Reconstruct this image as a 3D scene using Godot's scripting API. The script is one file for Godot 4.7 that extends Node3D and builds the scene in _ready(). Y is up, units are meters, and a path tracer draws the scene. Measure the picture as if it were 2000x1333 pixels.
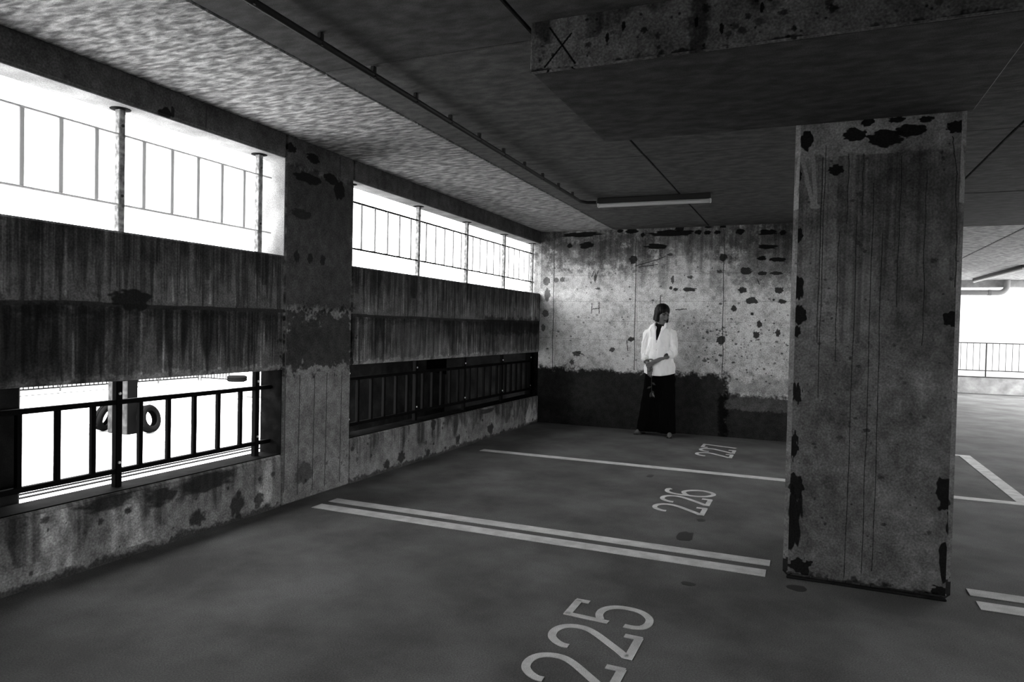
extends Node3D
# An open split-level concrete car park: X runs to the right of the left wall's windows, Y up, and «depth» away from the camera (depth = -z in Godot).

const CAM_H := 1.35
const FLOOR_OUT := -1.35
const CEIL := 2.7
const XL := -3.5        # inner face of the left wall
const XLO := -3.7       # its outer face
const ZB := 9.2         # face of the back wall
const SKY := 12.0
const SUN := 20.0

var M := {}
var used := {}
var env: Environment


func _ready() -> void:
	# ---------------------------------------------------------------- camera, sky, exposure
	var cam := Camera3D.new()
	cam.name = "camera"
	var yaw := -0.402995
	var pit := -0.0205196
	var rol := 0.0221947
	var fwd := Vector3(sin(yaw), 0, -cos(yaw))
	var rt := Vector3(cos(yaw), 0, sin(yaw))
	var up := Vector3.UP
	var fwd2 := fwd * cos(pit) + up * sin(pit)
	var up2 := up * cos(pit) - fwd * sin(pit)
	var rt2 := rt * cos(rol) + up2 * sin(rol)
	var up3 := up2 * cos(rol) - rt * sin(rol)
	cam.transform = Transform3D(Basis(rt2, up3, -fwd2), Vector3(0, CAM_H, 0))
	cam.keep_aspect = Camera3D.KEEP_HEIGHT
	cam.fov = rad_to_deg(2.0 * atan(666.5 / 1352.17))
	cam.near = 0.05
	cam.far = 300.0
	add_child(cam)
	cam.current = true

	env = Environment.new()
	env.background_mode = Environment.BG_SKY
	var sm := ProceduralSkyMaterial.new()
	sm.sky_top_color = Color(0.93, 0.93, 0.93)
	sm.sky_horizon_color = Color(1, 1, 1)
	sm.ground_bottom_color = Color(0.5, 0.5, 0.5)
	sm.ground_horizon_color = Color(0.6, 0.6, 0.6)
	sm.sun_angle_max = 1.0
	var sky := Sky.new()
	sky.sky_material = sm
	env.sky = sky
	env.background_energy_multiplier = SKY
	env.tonemap_mode = Environment.TONE_MAPPER_LINEAR
	env.tonemap_exposure = 1.0
	env.sdfgi_enabled = true
	env.ssao_enabled = true
	env.ssil_enabled = true
	var we := WorldEnvironment.new()
	we.name = "world_environment"
	we.environment = env
	add_child(we)

	var sun := DirectionalLight3D.new()
	sun.name = "sun"
	sun.light_energy = SUN
	sun.light_angular_distance = 2.0
	sun.shadow_enabled = true
	add_child(sun)
	sun.look_at_from_position(Vector3.ZERO, Vector3(-0.06, -0.85, -0.6), Vector3.UP)

	make_materials()
	# ---------------------------------------------------------------- the setting
	build_floor()
	build_left_wall()
	build_back_and_sides()
	build_ceiling()
	build_outside()
	# ---------------------------------------------------------------- things
	build_pillar()
	build_markings()
	build_railings()
	build_ceiling_services()
	build_far_edge()
	build_yard()
	build_person()


# ==================================================================== helpers
func P(x: float, y: float, d: float) -> Vector3:
	return Vector3(x, y, -d)


func numbered(n: String) -> String:
	if not used.has(n):
		used[n] = 0
		return n
	used[n] += 1
	return "%s_%03d" % [n, used[n]]


func thing(called: String, label: String, category: String, at := Vector3.ZERO, group := "", turn := 0.0) -> Node3D:
	var o := Node3D.new()
	o.name = numbered(called)
	add_child(o)
	o.position = at
	o.rotation.y = turn
	tag(o, label, category, group)
	return o


func tag(o: Node3D, label: String, category: String, group := "") -> void:
	o.set_meta("label", label)
	o.set_meta("category", category)
	if group != "":
		o.set_meta("group", group)


func mesh_node(called: String, mesh: Mesh, mat: Material, parent: Node = null, at := Vector3.ZERO) -> MeshInstance3D:
	var o := MeshInstance3D.new()
	o.mesh = mesh
	o.material_override = mat
	o.position = at
	o.cast_shadow = GeometryInstance3D.SHADOW_CASTING_SETTING_ON
	if parent == null:
		o.name = numbered(called)
		add_child(o)
	else:
		o.name = called
		parent.add_child(o, true)
	return o


func obj(called: String, st: SurfaceTool, mat: Material, parent: Node = null, at := Vector3.ZERO) -> MeshInstance3D:
	return mesh_node(called, st.commit(), mat, parent, at)


func struct_root(called: String) -> Node3D:
	var o := Node3D.new()
	o.name = numbered(called)
	o.set_meta("kind", "structure")
	add_child(o)
	return o


func ST() -> SurfaceTool:
	var st := SurfaceTool.new()
	st.begin(Mesh.PRIMITIVE_TRIANGLES)
	return st


func tri(st: SurfaceTool, a: Vector3, b: Vector3, c: Vector3, n: Vector3) -> void:
	# one flat triangle facing n; uv in metres from the plane it mostly lies in
	var pts := [a, b, c]
	if (b - a).cross(c - a).dot(n) > 0.0:
		pts = [a, c, b]
	var ab := n.abs()
	for p in pts:
		st.set_normal(n)
		if ab.x >= ab.y and ab.x >= ab.z:
			st.set_uv(Vector2(-p.z, -p.y))
		elif ab.y >= ab.z:
			st.set_uv(Vector2(p.x, -p.z))
		else:
			st.set_uv(Vector2(p.x, -p.y))
		st.add_vertex(p)


func quad(st: SurfaceTool, a: Vector3, b: Vector3, c: Vector3, d: Vector3, n: Vector3) -> void:
	tri(st, a, b, c, n)
	tri(st, a, c, d, n)


func poly_face(st: SurfaceTool, pts: Array, n: Vector3) -> void:
	for i in range(1, pts.size() - 1):
		tri(st, pts[0], pts[i], pts[i + 1], n)


func box(st: SurfaceTool, lo: Vector3, hi: Vector3, bev := 0.0) -> void:
	# a box with chamfered edges
	var l := Vector3(minf(lo.x, hi.x), minf(lo.y, hi.y), minf(lo.z, hi.z))
	var h := Vector3(maxf(lo.x, hi.x), maxf(lo.y, hi.y), maxf(lo.z, hi.z))
	var c := (l + h) / 2
	var e := (h - l) / 2
	var b := minf(bev, minf(e.x, minf(e.y, e.z)) * 0.9)
	for ax in 3:
		var u := (ax + 1) % 3
		var v := (ax + 2) % 3
		for s in [-1.0, 1.0]:
			var n := Vector3.ZERO
			n[ax] = s
			var q := []
			for k in [[-1, -1], [1, -1], [1, 1], [-1, 1]]:
				var p := c
				p[ax] += s * e[ax]
				p[u] += k[0] * (e[u] - b)
				p[v] += k[1] * (e[v] - b)
				q.append(p)
			quad(st, q[0], q[1], q[2], q[3], n)
		if b > 0.0:
			for su in [-1.0, 1.0]:
				for sv in [-1.0, 1.0]:
					var q2 := []
					for k in [[-1, 0], [1, 0], [1, 1], [-1, 1]]:
						var p := c
						p[ax] += k[0] * (e[ax] - b)
						p[u] += su * (e[u] - (b if k[1] == 1 else 0.0))
						p[v] += sv * (e[v] - (b if k[1] == 0 else 0.0))
						q2.append(p)
					var n2 := Vector3.ZERO
					n2[u] = su
					n2[v] = sv
					quad(st, q2[0], q2[1], q2[2], q2[3], n2.normalized())
	if b > 0.0:
		for sx in [-1.0, 1.0]:
			for sy in [-1.0, 1.0]:
				for sz in [-1.0, 1.0]:
					var k := Vector3(sx, sy, sz)
					tri(st, c + k * (e - Vector3(0, b, b)), c + k * (e - Vector3(b, 0, b)), c + k * (e - Vector3(b, b, 0)), k.normalized())


func B(st: SurfaceTool, x0: float, x1: float, y0: float, y1: float, d0: float, d1: float, bev := 0.0) -> void:
	box(st, P(x0, y0, d0), P(x1, y1, d1), bev)


func tube(st: SurfaceTool, pts: Array, r: float, seg := 10, r1 := -1.0, caps := true) -> void:
	# a round tube along the points, r to r1
	var n := pts.size()
	var rings := []
	var t0: Vector3 = (pts[1] - pts[0]).normalized()
	var ref := Vector3.UP if absf(t0.y) < 0.9 else Vector3.RIGHT
	var u := t0.cross(ref).normalized()
	for i in n:
		var t: Vector3
		if i == 0:
			t = (pts[1] - pts[0]).normalized()
		elif i == n - 1:
			t = (pts[n - 1] - pts[n - 2]).normalized()
		else:
			t = (pts[i + 1] - pts[i - 1]).normalized()
		u = (u - t * u.dot(t)).normalized()
		var w := t.cross(u)
		var rr := r if r1 < 0 else lerpf(r, r1, float(i) / (n - 1))
		var ring := []
		for k in seg:
			var a := TAU * k / seg
			var o := u * cos(a) + w * sin(a)
			ring.append([pts[i] + o * rr, o, Vector2(float(k) / seg * TAU * rr, i * 0.1)])
		rings.append(ring)
	for i in n - 1:
		for k in seg:
			var k2 := (k + 1) % seg
			var a = rings[i][k]
			var b = rings[i][k2]
			var c = rings[i + 1][k2]
			var d = rings[i + 1][k]
			for q in [a, c, b, a, d, c]:
				st.set_normal(q[1])
				st.set_uv(q[2])
				st.add_vertex(q[0])
	if caps:
		for e in [[0, -1.0], [n - 1, 1.0]]:
			var i: int = e[0]
			var t: Vector3 = (pts[1] - pts[0]).normalized() if i == 0 else (pts[n - 1] - pts[n - 2]).normalized()
			var pp := []
			for q in rings[i]:
				pp.append(q[0])
			poly_face(st, pp, t * float(e[1]))


func lathe(st: SurfaceTool, prof: Array, seg: int, xf: Transform3D, closed := false) -> void:
	# prof: Vector2(radius, height) turned about the local y axis
	var n := prof.size()
	var last := n if closed else n - 1
	for i in last:
		var p: Vector2 = prof[i]
		var q: Vector2 = prof[(i + 1) % n]
		var dn := Vector2(q.y - p.y, p.x - q.x).normalized()
		for k in seg:
			var a0 := TAU * k / seg
			var a1 := TAU * (k + 1) / seg
			var c0 := Vector3(cos(a0), 0, sin(a0))
			var c1 := Vector3(cos(a1), 0, sin(a1))
			var y := Vector3.UP
			var vs := [[c0 * p.x + y * p.y, c0], [c1 * p.x + y * p.y, c1], [c1 * q.x + y * q.y, c1], [c0 * q.x + y * q.y, c0]]
			var order := [0, 1, 2, 0, 2, 3]
			for o in order:
				var nn: Vector3 = (vs[o][1] * dn.x + y * dn.y).normalized()
				st.set_normal((xf.basis * nn).normalized())
				st.set_uv(Vector2(a0, 0))
				st.add_vertex(xf * (vs[o][0] as Vector3))


# ==================================================================== textures
class Paint:
	# a grey picture of a surface: base mottling, then stains, streaks, lines. Coordinates in metres, v upwards.
	var w: int
	var h: int
	var u0: float
	var v0: float
	var su: float
	var sv: float
	var a: PackedFloat32Array
	var nz: FastNoiseLite
	var rng := RandomNumberGenerator.new()

	func _init(w_: int, h_: int, u0_: float, u1_: float, v0_: float, v1_: float, base: float, seed_: int, big := 0.25, mid := 0.2, fine := 0.16) -> void:
		w = w_
		h = h_
		u0 = u0_
		v0 = v0_
		su = w / (u1_ - u0_)
		sv = h / (v1_ - v0_)
		rng.seed = seed_
		nz = FastNoiseLite.new()
		nz.seed = seed_
		nz.noise_type = FastNoiseLite.TYPE_SIMPLEX_SMOOTH
		nz.frequency = 1.0
		nz.fractal_octaves = 2
		a = PackedFloat32Array()
		a.resize(w * h)
		var b1 := layer(seed_ + 1, 1.6 / su, 4)
		var b2 := layer(seed_ + 2, 9.0 / su, 4)
		var b3 := layer(seed_ + 3, 60.0 / su, 2)
		for i in w * h:
			a[i] = base * (1.0 + big * (b1[i] - 128) / 90.0 + mid * (b2[i] - 128) / 90.0 + fine * (b3[i] - 128) / 90.0)

	func layer(sd: int, f: float, oct: int) -> PackedByteArray:
		var n := FastNoiseLite.new()
		n.seed = sd
		n.noise_type = FastNoiseLite.TYPE_SIMPLEX_SMOOTH
		n.frequency = f
		n.fractal_octaves = oct
		n.fractal_gain = 0.6
		return n.get_image(w, h, false, false, false).get_data()

	func px(u: float) -> float:
		return (u - u0) * su

	func py(v: float) -> float:
		return h - (v - v0) * sv

	func spot(u: float, v: float, ru: float, rv: float, val: float, alpha := 1.0, rough := 0.35, soft := 0.12) -> void:
		# an irregular oval patch of tone val
		var cx := px(u)
		var cy := py(v)
		var rx := maxf(ru * su, 0.7)
		var ry := maxf(rv * sv, 0.7)
		for y in range(maxi(0, int(cy - ry * 1.7)), mini(h, int(cy + ry * 1.7) + 2)):
			for x in range(maxi(0, int(cx - rx * 1.7)), mini(w, int(cx + rx * 1.7) + 2)):
				var dx := (x - cx) / rx
				var dy := (y - cy) / ry
				var d := sqrt(dx * dx + dy * dy) + rough * nz.get_noise_2d(x * 1.0 / maxf(rx, 4.0) + u * 9.0, y * 1.0 / maxf(ry, 4.0) + v * 7.0)
				var k := clampf((1.0 - d) / soft + 0.5, 0.0, 1.0) * alpha
				if k > 0.0:
					var i := y * w + x
					a[i] = lerpf(a[i], val * (0.9 + 0.2 * a[i]), k)

	func mul(ua: float, ub: float, va: float, vb: float, f: float, edge := 0.02, rough := 0.02) -> void:
		# multiplies a ragged-edged rectangle
		var m := edge + rough
		for y in range(maxi(0, int(py(vb + m))), mini(h, int(py(va - m)) + 1)):
			var v := v0 + (h - y) / sv
			for x in range(maxi(0, int(px(ua - m))), mini(w, int(px(ub + m)) + 1)):
				var u := u0 + x / su
				var r := rough * (nz.get_noise_2d(u * 6.0, v * 6.0) + 0.6 * nz.get_noise_2d(u * 25.0, v * 25.0))
				var d := minf(minf(u - ua, ub - u), minf(v - va, vb - v)) + r
				var k := clampf(d / edge + 0.5, 0.0, 1.0)
				a[y * w + x] *= lerpf(1.0, f, k)

	func streaks(ua: float, ub: float, vtop: float, vbot: float, dark: float, freq: float, bias := 0.0, sd := 0.0) -> void:
		# vertical runs of dirt that start at vtop and reach down to differing depths
		var y0 := maxi(0, int(py(vtop)))
		var y1 := mini(h, int(py(vbot)))
		for x in range(maxi(0, int(px(ua))), mini(w, int(px(ub)))):
			var u := u0 + x / su
			var n1 := nz.get_noise_2d(u * freq, sd) + 0.7 * nz.get_noise_2d(u * freq * 3.1, sd + 5.0) + 0.5 * nz.get_noise_2d(u * freq * 8.0, sd + 9.0)
			var s := clampf(0.5 + 0.9 * n1 + bias, 0.0, 1.0)
			var reach := 0.45 + 0.75 * (nz.get_noise_2d(u * freq * 1.3, sd + 20.0) + 0.5)
			for y in range(y0, y1):
				var t := float(y - y0) / maxi(1, y1 - y0)
				var k := s * clampf((reach - t) * 4.0, 0.15, 1.0)
				a[y * w + x] *= 1.0 - dark * k

	func light_streaks(ua: float, ub: float, vtop: float, vbot: float, gain: float, freq: float, thr: float, sd := 0.0) -> void:
		# thin pale lime runs
		var y0 := maxi(0, int(py(vtop)))
		var y1 := mini(h, int(py(vbot)))
		for x in range(maxi(0, int(px(ua))), mini(w, int(px(ub)))):
			var u := u0 + x / su
			var n1 := nz.get_noise_2d(u * freq, sd) + 0.4 * nz.get_noise_2d(u * freq * 2.7, sd + 3.0)
			var s := clampf((n1 - thr) * 4.0, 0.0, 1.0)
			if s <= 0.0:
				continue
			for y in range(y0, y1):
				var t := nz.get_noise_2d(u * 8.0, y / sv * 3.0 + sd)
				a[y * w + x] *= 1.0 + gain * s * clampf(0.6 + t, 0.0, 1.0)

	func line(ua: float, va: float, ub: float, vb: float, wid: float, val: float, alpha := 1.0, wob := 0.0) -> void:
		var n := int(maxf(absf(px(ub) - px(ua)), absf(py(vb) - py(va)))) + 1
		var r := maxf(wid * 0.5 * su, 0.55)
		for k in n + 1:
			var t := float(k) / n
			var cx := px(lerpf(ua, ub, t)) + wob * su * nz.get_noise_2d(t * 3.0 + ua * 7.0, va * 3.0)
			var cy := py(lerpf(va, vb, t)) + wob * sv * nz.get_noise_2d(t * 3.0 + 40.0, ua)
			for y in range(maxi(0, int(cy - r)), mini(h, int(cy + r) + 1)):
				for x in range(maxi(0, int(cx - r)), mini(w, int(cx + r) + 1)):
					if Vector2(x + 0.5 - cx, y + 0.5 - cy).length() <= r + 0.4:
						var i := y * w + x
						a[i] = lerpf(a[i], val, alpha)

	func specks(ua: float, ub: float, va: float, vb: float, count: int, rmin: float, rmax: float, val: float, alpha := 0.8) -> void:
		for k in count:
			var r := lerpf(rmin, rmax, pow(rng.randf(), 3.0))
			spot(rng.randf_range(ua, ub), rng.randf_range(va, vb), r * rng.randf_range(0.7, 1.6), r, val, alpha * rng.randf_range(0.4, 1.0), 0.5, 0.5)

	func tex() -> ImageTexture:
		var b := PackedByteArray()
		b.resize(w * h)
		for i in w * h:
			b[i] = clampi(int(a[i] * 255.0), 3, 250)
		return ImageTexture.create_from_image(Image.create_from_data(w, h, false, Image.FORMAT_L8, b))


func noise_tex(size: int, freq: float, oct: int, lo: float, hi: float, sd: int, sx := 1.0) -> ImageTexture:
	# seamless grey noise between lo and hi
	var n := FastNoiseLite.new()
	n.seed = sd
	n.noise_type = FastNoiseLite.TYPE_SIMPLEX_SMOOTH
	n.frequency = freq
	n.fractal_octaves = oct
	n.fractal_gain = 0.6
	var d := n.get_seamless_image(size, size, false, false, 0.15).get_data()
	for i in d.size():
		d[i] = clampi(int(255.0 * lerpf(lo, hi, clampf((d[i] / 255.0 - 0.5) * 1.6 * sx + 0.5, 0.0, 1.0))), 0, 255)
	return ImageTexture.create_from_image(Image.create_from_data(size, size, false, Image.FORMAT_L8, d))


func grey(v: float) -> Color:
	return Color(v, v, v)


func plain(tone: float, rough := 0.8, metal := 0.0, spec := 0.3) -> StandardMaterial3D:
	var m := StandardMaterial3D.new()
	m.albedo_color = grey(tone)
	m.roughness = rough
	m.metallic = metal
	m.metallic_specular = spec
	return m


func fitted(t: ImageTexture, u0: float, u1: float, v0: float, v1: float, grain: ImageTexture) -> StandardMaterial3D:
	# a picture laid over u0..u1, v0..v1 metres of a wall, with a finer grain multiplied over it
	var m := StandardMaterial3D.new()
	m.albedo_texture = t
	m.roughness = 0.9
	m.metallic_specular = 0.2
	m.uv1_scale = Vector3(1.0 / (u1 - u0), 1.0 / (v1 - v0), 1)
	m.uv1_offset = Vector3(-u0 / (u1 - u0), v1 / (v1 - v0), 0)
	add_grain(m, grain, 0.9)
	m.heightmap_enabled = true
	m.heightmap_texture = t
	m.heightmap_scale = 0.6
	return m


func add_grain(m: StandardMaterial3D, grain: ImageTexture, scale: float) -> void:
	m.detail_enabled = true
	m.detail_albedo = grain
	m.detail_blend_mode = BaseMaterial3D.BLEND_MODE_MUL
	m.detail_uv_layer = BaseMaterial3D.DETAIL_UV_2
	m.uv2_triplanar = true
	m.uv2_world_triplanar = true
	m.uv2_scale = Vector3.ONE * scale


func world_mat(t: ImageTexture, scale: Vector3, tone: float, grain: ImageTexture, gscale: float, bump: ImageTexture = null, bscale := 0.5) -> StandardMaterial3D:
	var m := StandardMaterial3D.new()
	m.albedo_color = grey(tone)
	m.albedo_texture = t
	m.uv1_triplanar = true
	m.uv1_world_triplanar = true
	m.uv1_scale = scale
	m.roughness = 0.9
	m.metallic_specular = 0.25
	if grain:
		add_grain(m, grain, gscale)
	if bump:
		m.heightmap_enabled = true
		m.heightmap_texture = bump
		m.heightmap_scale = bscale
	return m


func make_materials() -> void:
	M.grain = noise_tex(512, 0.16, 3, 0.78, 1.0, 11)
	M.blotch = noise_tex(512, 0.012, 5, 0.55, 1.0, 12)
	M.board = noise_tex(512, 0.045, 5, 0.55, 1.05, 13, 1.1)
	M.soft = noise_tex(512, 0.01, 6, 0.78, 1.0, 21)
	M.floor = world_mat(M.soft, Vector3.ONE * 0.23, 0.47, M.grain, 1.3)
	M.floor.roughness = 0.85
	M.floor.metallic_specular = 0.2
	M.oil = plain(0.2, 0.6)
	M.deck = world_mat(M.soft, Vector3.ONE * 0.1, 0.74, M.grain, 0.5)
	M.plaster = world_mat(M.blotch, Vector3.ONE * 0.5, 0.52, M.grain, 1.1)
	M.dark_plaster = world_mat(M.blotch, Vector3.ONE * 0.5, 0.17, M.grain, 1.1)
	M.dark_lining = world_mat(M.blotch, Vector3.ONE, 0.1, M.grain, 1.0)  # near-black lining of the low sills and reveals
	M.dark_lining.metallic_specular = 0.1
	M.ceil = []
	M.smooth = noise_tex(512, 0.03, 5, 0.75, 1.0, 15)
	M.ceil_rough_lit = []
	for k in 3:
		var m := world_mat(M.smooth, Vector3(0.35, 0.35, 0.7), 0.40 + 0.03 * k, M.grain, 1.7, M.smooth, 0.6)
		m.uv1_offset = Vector3(0.37 * k, 0, 0.21 * k)
		M.ceil.append(m)
		m = world_mat(M.board, Vector3(0.27, 0.27, 0.9), 0.86 + 0.04 * k, M.grain, 1.7, M.board, 2.0)  # rougher, and much paler: daylight on these panels put into the colour
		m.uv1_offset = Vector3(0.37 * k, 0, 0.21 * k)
		M.ceil_rough_lit.append(m)
	M.wear = noise_tex(256, 0.03, 4, 0.86, 1.0, 19)
	M.paint = world_mat(M.wear, Vector3.ONE * 0.8, 0.95, M.grain, 2.5)
	M.black_metal = plain(0.04, 0.8, 0.0, 0.12)
	M.pale_metal = world_mat(M.blotch, Vector3.ONE * 2.5, 0.80, M.grain, 4.0)
	M.bar_glare = plain(0.95, 0.7)
	M.bar_glare.backlight_enabled = true
	M.bar_glare.backlight = Color(0.35, 0.35, 0.35)  # translucent, so the bars look washed out by sky glare
	M.rubber = plain(0.03, 0.9, 0.0, 0.05)
	M.dark_steel = plain(0.18, 0.6)
	M.white_plastic = plain(0.8, 0.4)
	M.kerb = plain(0.6, 0.9)
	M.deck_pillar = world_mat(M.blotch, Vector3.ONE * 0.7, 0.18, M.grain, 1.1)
	M.facade = plain(0.34, 0.9)
	M.pale_conc = world_mat(M.soft, Vector3.ONE * 0.5, 0.74, M.grain, 1.1)


# ==================================================================== setting
func build_floor() -> void:
	var f := struct_root("floor")
	var st := ST()
	B(st, XLO, 9.3, -0.3, 0.0, -8.3, 19.7)
	obj("slab", st, M.floor, f)
	# oil drips soaked into the slab
	var rng := RandomNumberGenerator.new()
	rng.seed = 77
	for s in [[-0.7, 4.62, 0.055, 0.11], [-0.66, 5.06, 0.03, 0.04], [-1.3, 6.37, 0.03, 0.06], [-0.02, 3.95, 0.06, 0.05], [-0.55, 3.75, 0.04, 0.03]]:
		var pts := []
		for k in 14:
			var r := rng.randf_range(0.75, 1.15)
			pts.append(P(s[0] + cos(TAU * k / 14) * s[2] * r, 0.0012, s[1] + sin(TAU * k / 14) * s[3] * r))
		st = ST()
		poly_face(st, pts, Vector3.UP)
		for k in 14:
			var a: Vector3 = pts[k]
			var b: Vector3 = pts[(k + 1) % 14]
			quad(st, a, b, b - Vector3(0, 0.0012, 0), a - Vector3(0, 0.0012, 0), (a + b - 2 * P(s[0], 0.0012, s[1])).normalized())
		obj("oil_stain", st, M.oil, f)


func wall_picture() -> StandardMaterial3D:
	var p := Paint.new(2048, 640, 1.4, 9.4, 0.0, 2.75, 0.47, 31, 0.16, 0.16, 0.14)
	for b in [[1.4, 3.98, 0.0], [4.79, 9.3, 3.0]]:
		var a: float = b[0]
		var e: float = b[1]
		p.mul(a, e, 1.0, 1.83, 0.85, 0.02, 0.02)
		p.streaks(a, e, 1.83, 1.42, 0.4, 16.0, 0.25, b[2])
		p.streaks(a, e, 1.83, 1.6, 0.35, 5.0, 0.0, b[2] + 30.0)
		p.streaks(a, e, 1.42, 1.0, 0.45, 11.0, 0.25, b[2] + 50.0)
		p.streaks(a, e, 1.42, 0.95, 0.4, 3.0, 0.0, b[2] + 55.0)
		p.light_streaks(a, e, 1.38, 1.03, 0.6, 22.0, 0.25, b[2] + 60.0)
		p.light_streaks(a, e, 1.8, 1.45, 0.4, 22.0, 0.3, b[2] + 70.0)
		p.mul(a, e, 0.99, 1.04, 1.35, 0.01, 0.03)
		p.line(a, 1.415, e, 1.425, 0.02, 0.2, 0.55, 0.01)
		p.mul(a, e, 1.36, 1.41, 0.8, 0.02, 0.03)
		p.streaks(a, e, 0.38, 0.12, 0.5, 3.0, 0.0, b[2] + 80.0)
		p.mul(a, e, -0.1, 0.035, 0.55, 0.02, 0.03)
	p.mul(1.4, 2.6, 1.0, 1.4, 0.7, 0.1, 0.1)
	p.spot(5.9, 1.18, 0.45, 0.2, 0.42, 0.35, 0.6, 0.5)
	p.spot(2.75, 1.46, 0.13, 0.055, 0.12, 0.9)
	p.mul(7.4, 9.2, 1.26, 1.46, 0.55, 0.05, 0.06)
	p.mul(8.75, 9.3, 0.03, 0.45, 1.6, 0.02, 0.02)
	p.mul(8.8, 9.15, 1.4, 1.83, 1.35, 0.02, 0.02)
	p.mul(1.4, 9.4, 2.5, 2.8, 0.72, 0.03, 0.02)
	# the pier between the windows
	p.mul(3.98, 4.79, 1.0, 1.42, 0.5, 0.04, 0.1)
	p.mul(3.98, 4.79, 1.46, 2.5, 0.6, 0.04, 0.04)
	p.spot(4.27, 2.6, 0.075, 0.035, 0.13)
	p.spot(4.22, 2.44, 0.15, 0.04, 0.13)
	p.spot(4.48, 2.49, 0.09, 0.04, 0.13)
	p.spot(4.6, 2.42, 0.07, 0.07, 0.13)
	p.spot(4.15, 2.16, 0.11, 0.035, 0.16, 0.7)
	for k in 3:
		p.spot(4.1 + k * 0.15, 1.84, 0.03, 0.04, 0.15, 0.8)
	for u in [4.15, 4.32, 4.47, 4.66]:
		p.line(u, 0.05, u + 0.01, 0.95, 0.006, 0.24, 0.7)
	p.line(4.0, 0.1, 4.0, 2.5, 0.012, 0.3, 0.6)
	p.spot(4.22, 0.2, 0.09, 0.08, 0.22, 0.6)
	p.line(3.0, 2.6, 3.0, 2.56, 0.02, 0.15)
	p.spot(4.02, 2.62, 0.05, 0.035, 0.13)
	p.spot(2.95, 2.56, 0.05, 0.03, 0.12)
	for s in [[3.22, 0.1, 0.06, 0.045], [3.55, 0.11, 0.055, 0.08], [3.75, 0.1, 0.04, 0.05], [2.6, 0.34, 0.14, 0.04], [3.3, 0.32, 0.2, 0.06], [2.95, 0.3, 0.1, 0.05], [5.35, 0.07, 0.05, 0.04], [5.6, 0.1, 0.06, 0.05], [6.1, 0.06, 0.04, 0.03], [6.75, 0.1, 0.05, 0.05], [7.6, 0.11, 0.08, 0.06], [6.2, 0.33, 0.05, 0.05], [7.5, 0.34, 0.2, 0.03]]:
		p.spot(s[0], s[1], s[2], s[3], 0.15, 0.8, 0.5, 0.4)
	p.light_streaks(1.4, 3.95, 0.36, 0.05, 0.5, 2.0, 0.1, 7.0)
	for k in 5:
		p.line(1.9 + k * 1.35, 2.53, 1.9 + k * 1.35, 2.69, 0.008, 0.25, 0.7)
	p.specks(1.4, 9.2, 0.02, 0.4, 160, 0.004, 0.02, 0.16)
	p.specks(1.4, 9.2, 1.0, 2.6, 160, 0.004, 0.02, 0.2, 0.6)
	return fitted(p.tex(), 1.4, 9.4, 0.0, 2.75, M.grain)


func build_left_wall() -> void:
	var w := struct_root("wall_left")
	var m := wall_picture()
	var bev := 0.012
	# z ranges of the two windows: -0.5..3.98 and 4.79..9.2
	for r in [[-0.5, 3.98], [4.79, 9.2]]:
		var st := ST()
		B(st, XLO, XL, -0.03, 0.38, r[0], r[1], bev)
		obj("curb", st, m, w)
		st = ST()
		B(st, XLO - 0.004, XL - 0.015, 0.378, 0.386, r[0], r[1], 0.003)
		obj("sill", st, M.dark_lining, w)
		st = ST()
		B(st, XLO - 0.004, XL - 0.012, 0.38, 1.0, r[1] - 0.006, r[1] + 0.002)
		obj("reveal", st, M.dark_lining, w)
		st = ST()
		B(st, XLO, XL, 1.0, 1.83, r[0], r[1], bev)
		obj("spandrel", st, m, w)
		st = ST()
		B(st, XLO + 0.01, XL - 0.012, 2.534, 2.542, r[0], r[1])
		obj("soffit", st, M.pale_conc, w)
		if r[1] < 5.0:
			st = ST()
			B(st, XLO - 0.015, XL - 0.01, 1.83, 2.54, r[1] - 0.006, r[1] + 0.002)
			obj("reveal", st, M.pale_conc, w)
		st = ST()
		B(st, XLO, XL, 2.54, 2.76, r[0], r[1], bev)
		obj("lintel", st, m, w)
	var st2 := ST()
	B(st2, XLO - 0.02, XL, 0.0, 2.76, 3.98, 4.79, bev)
	obj("pier", st2, m, w)
	st2 = ST()
	B(st2, XLO, XL, 0.0, 2.76, -8.3, -0.5)
	obj("blank_wall", st2, M.plaster, w)


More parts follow.
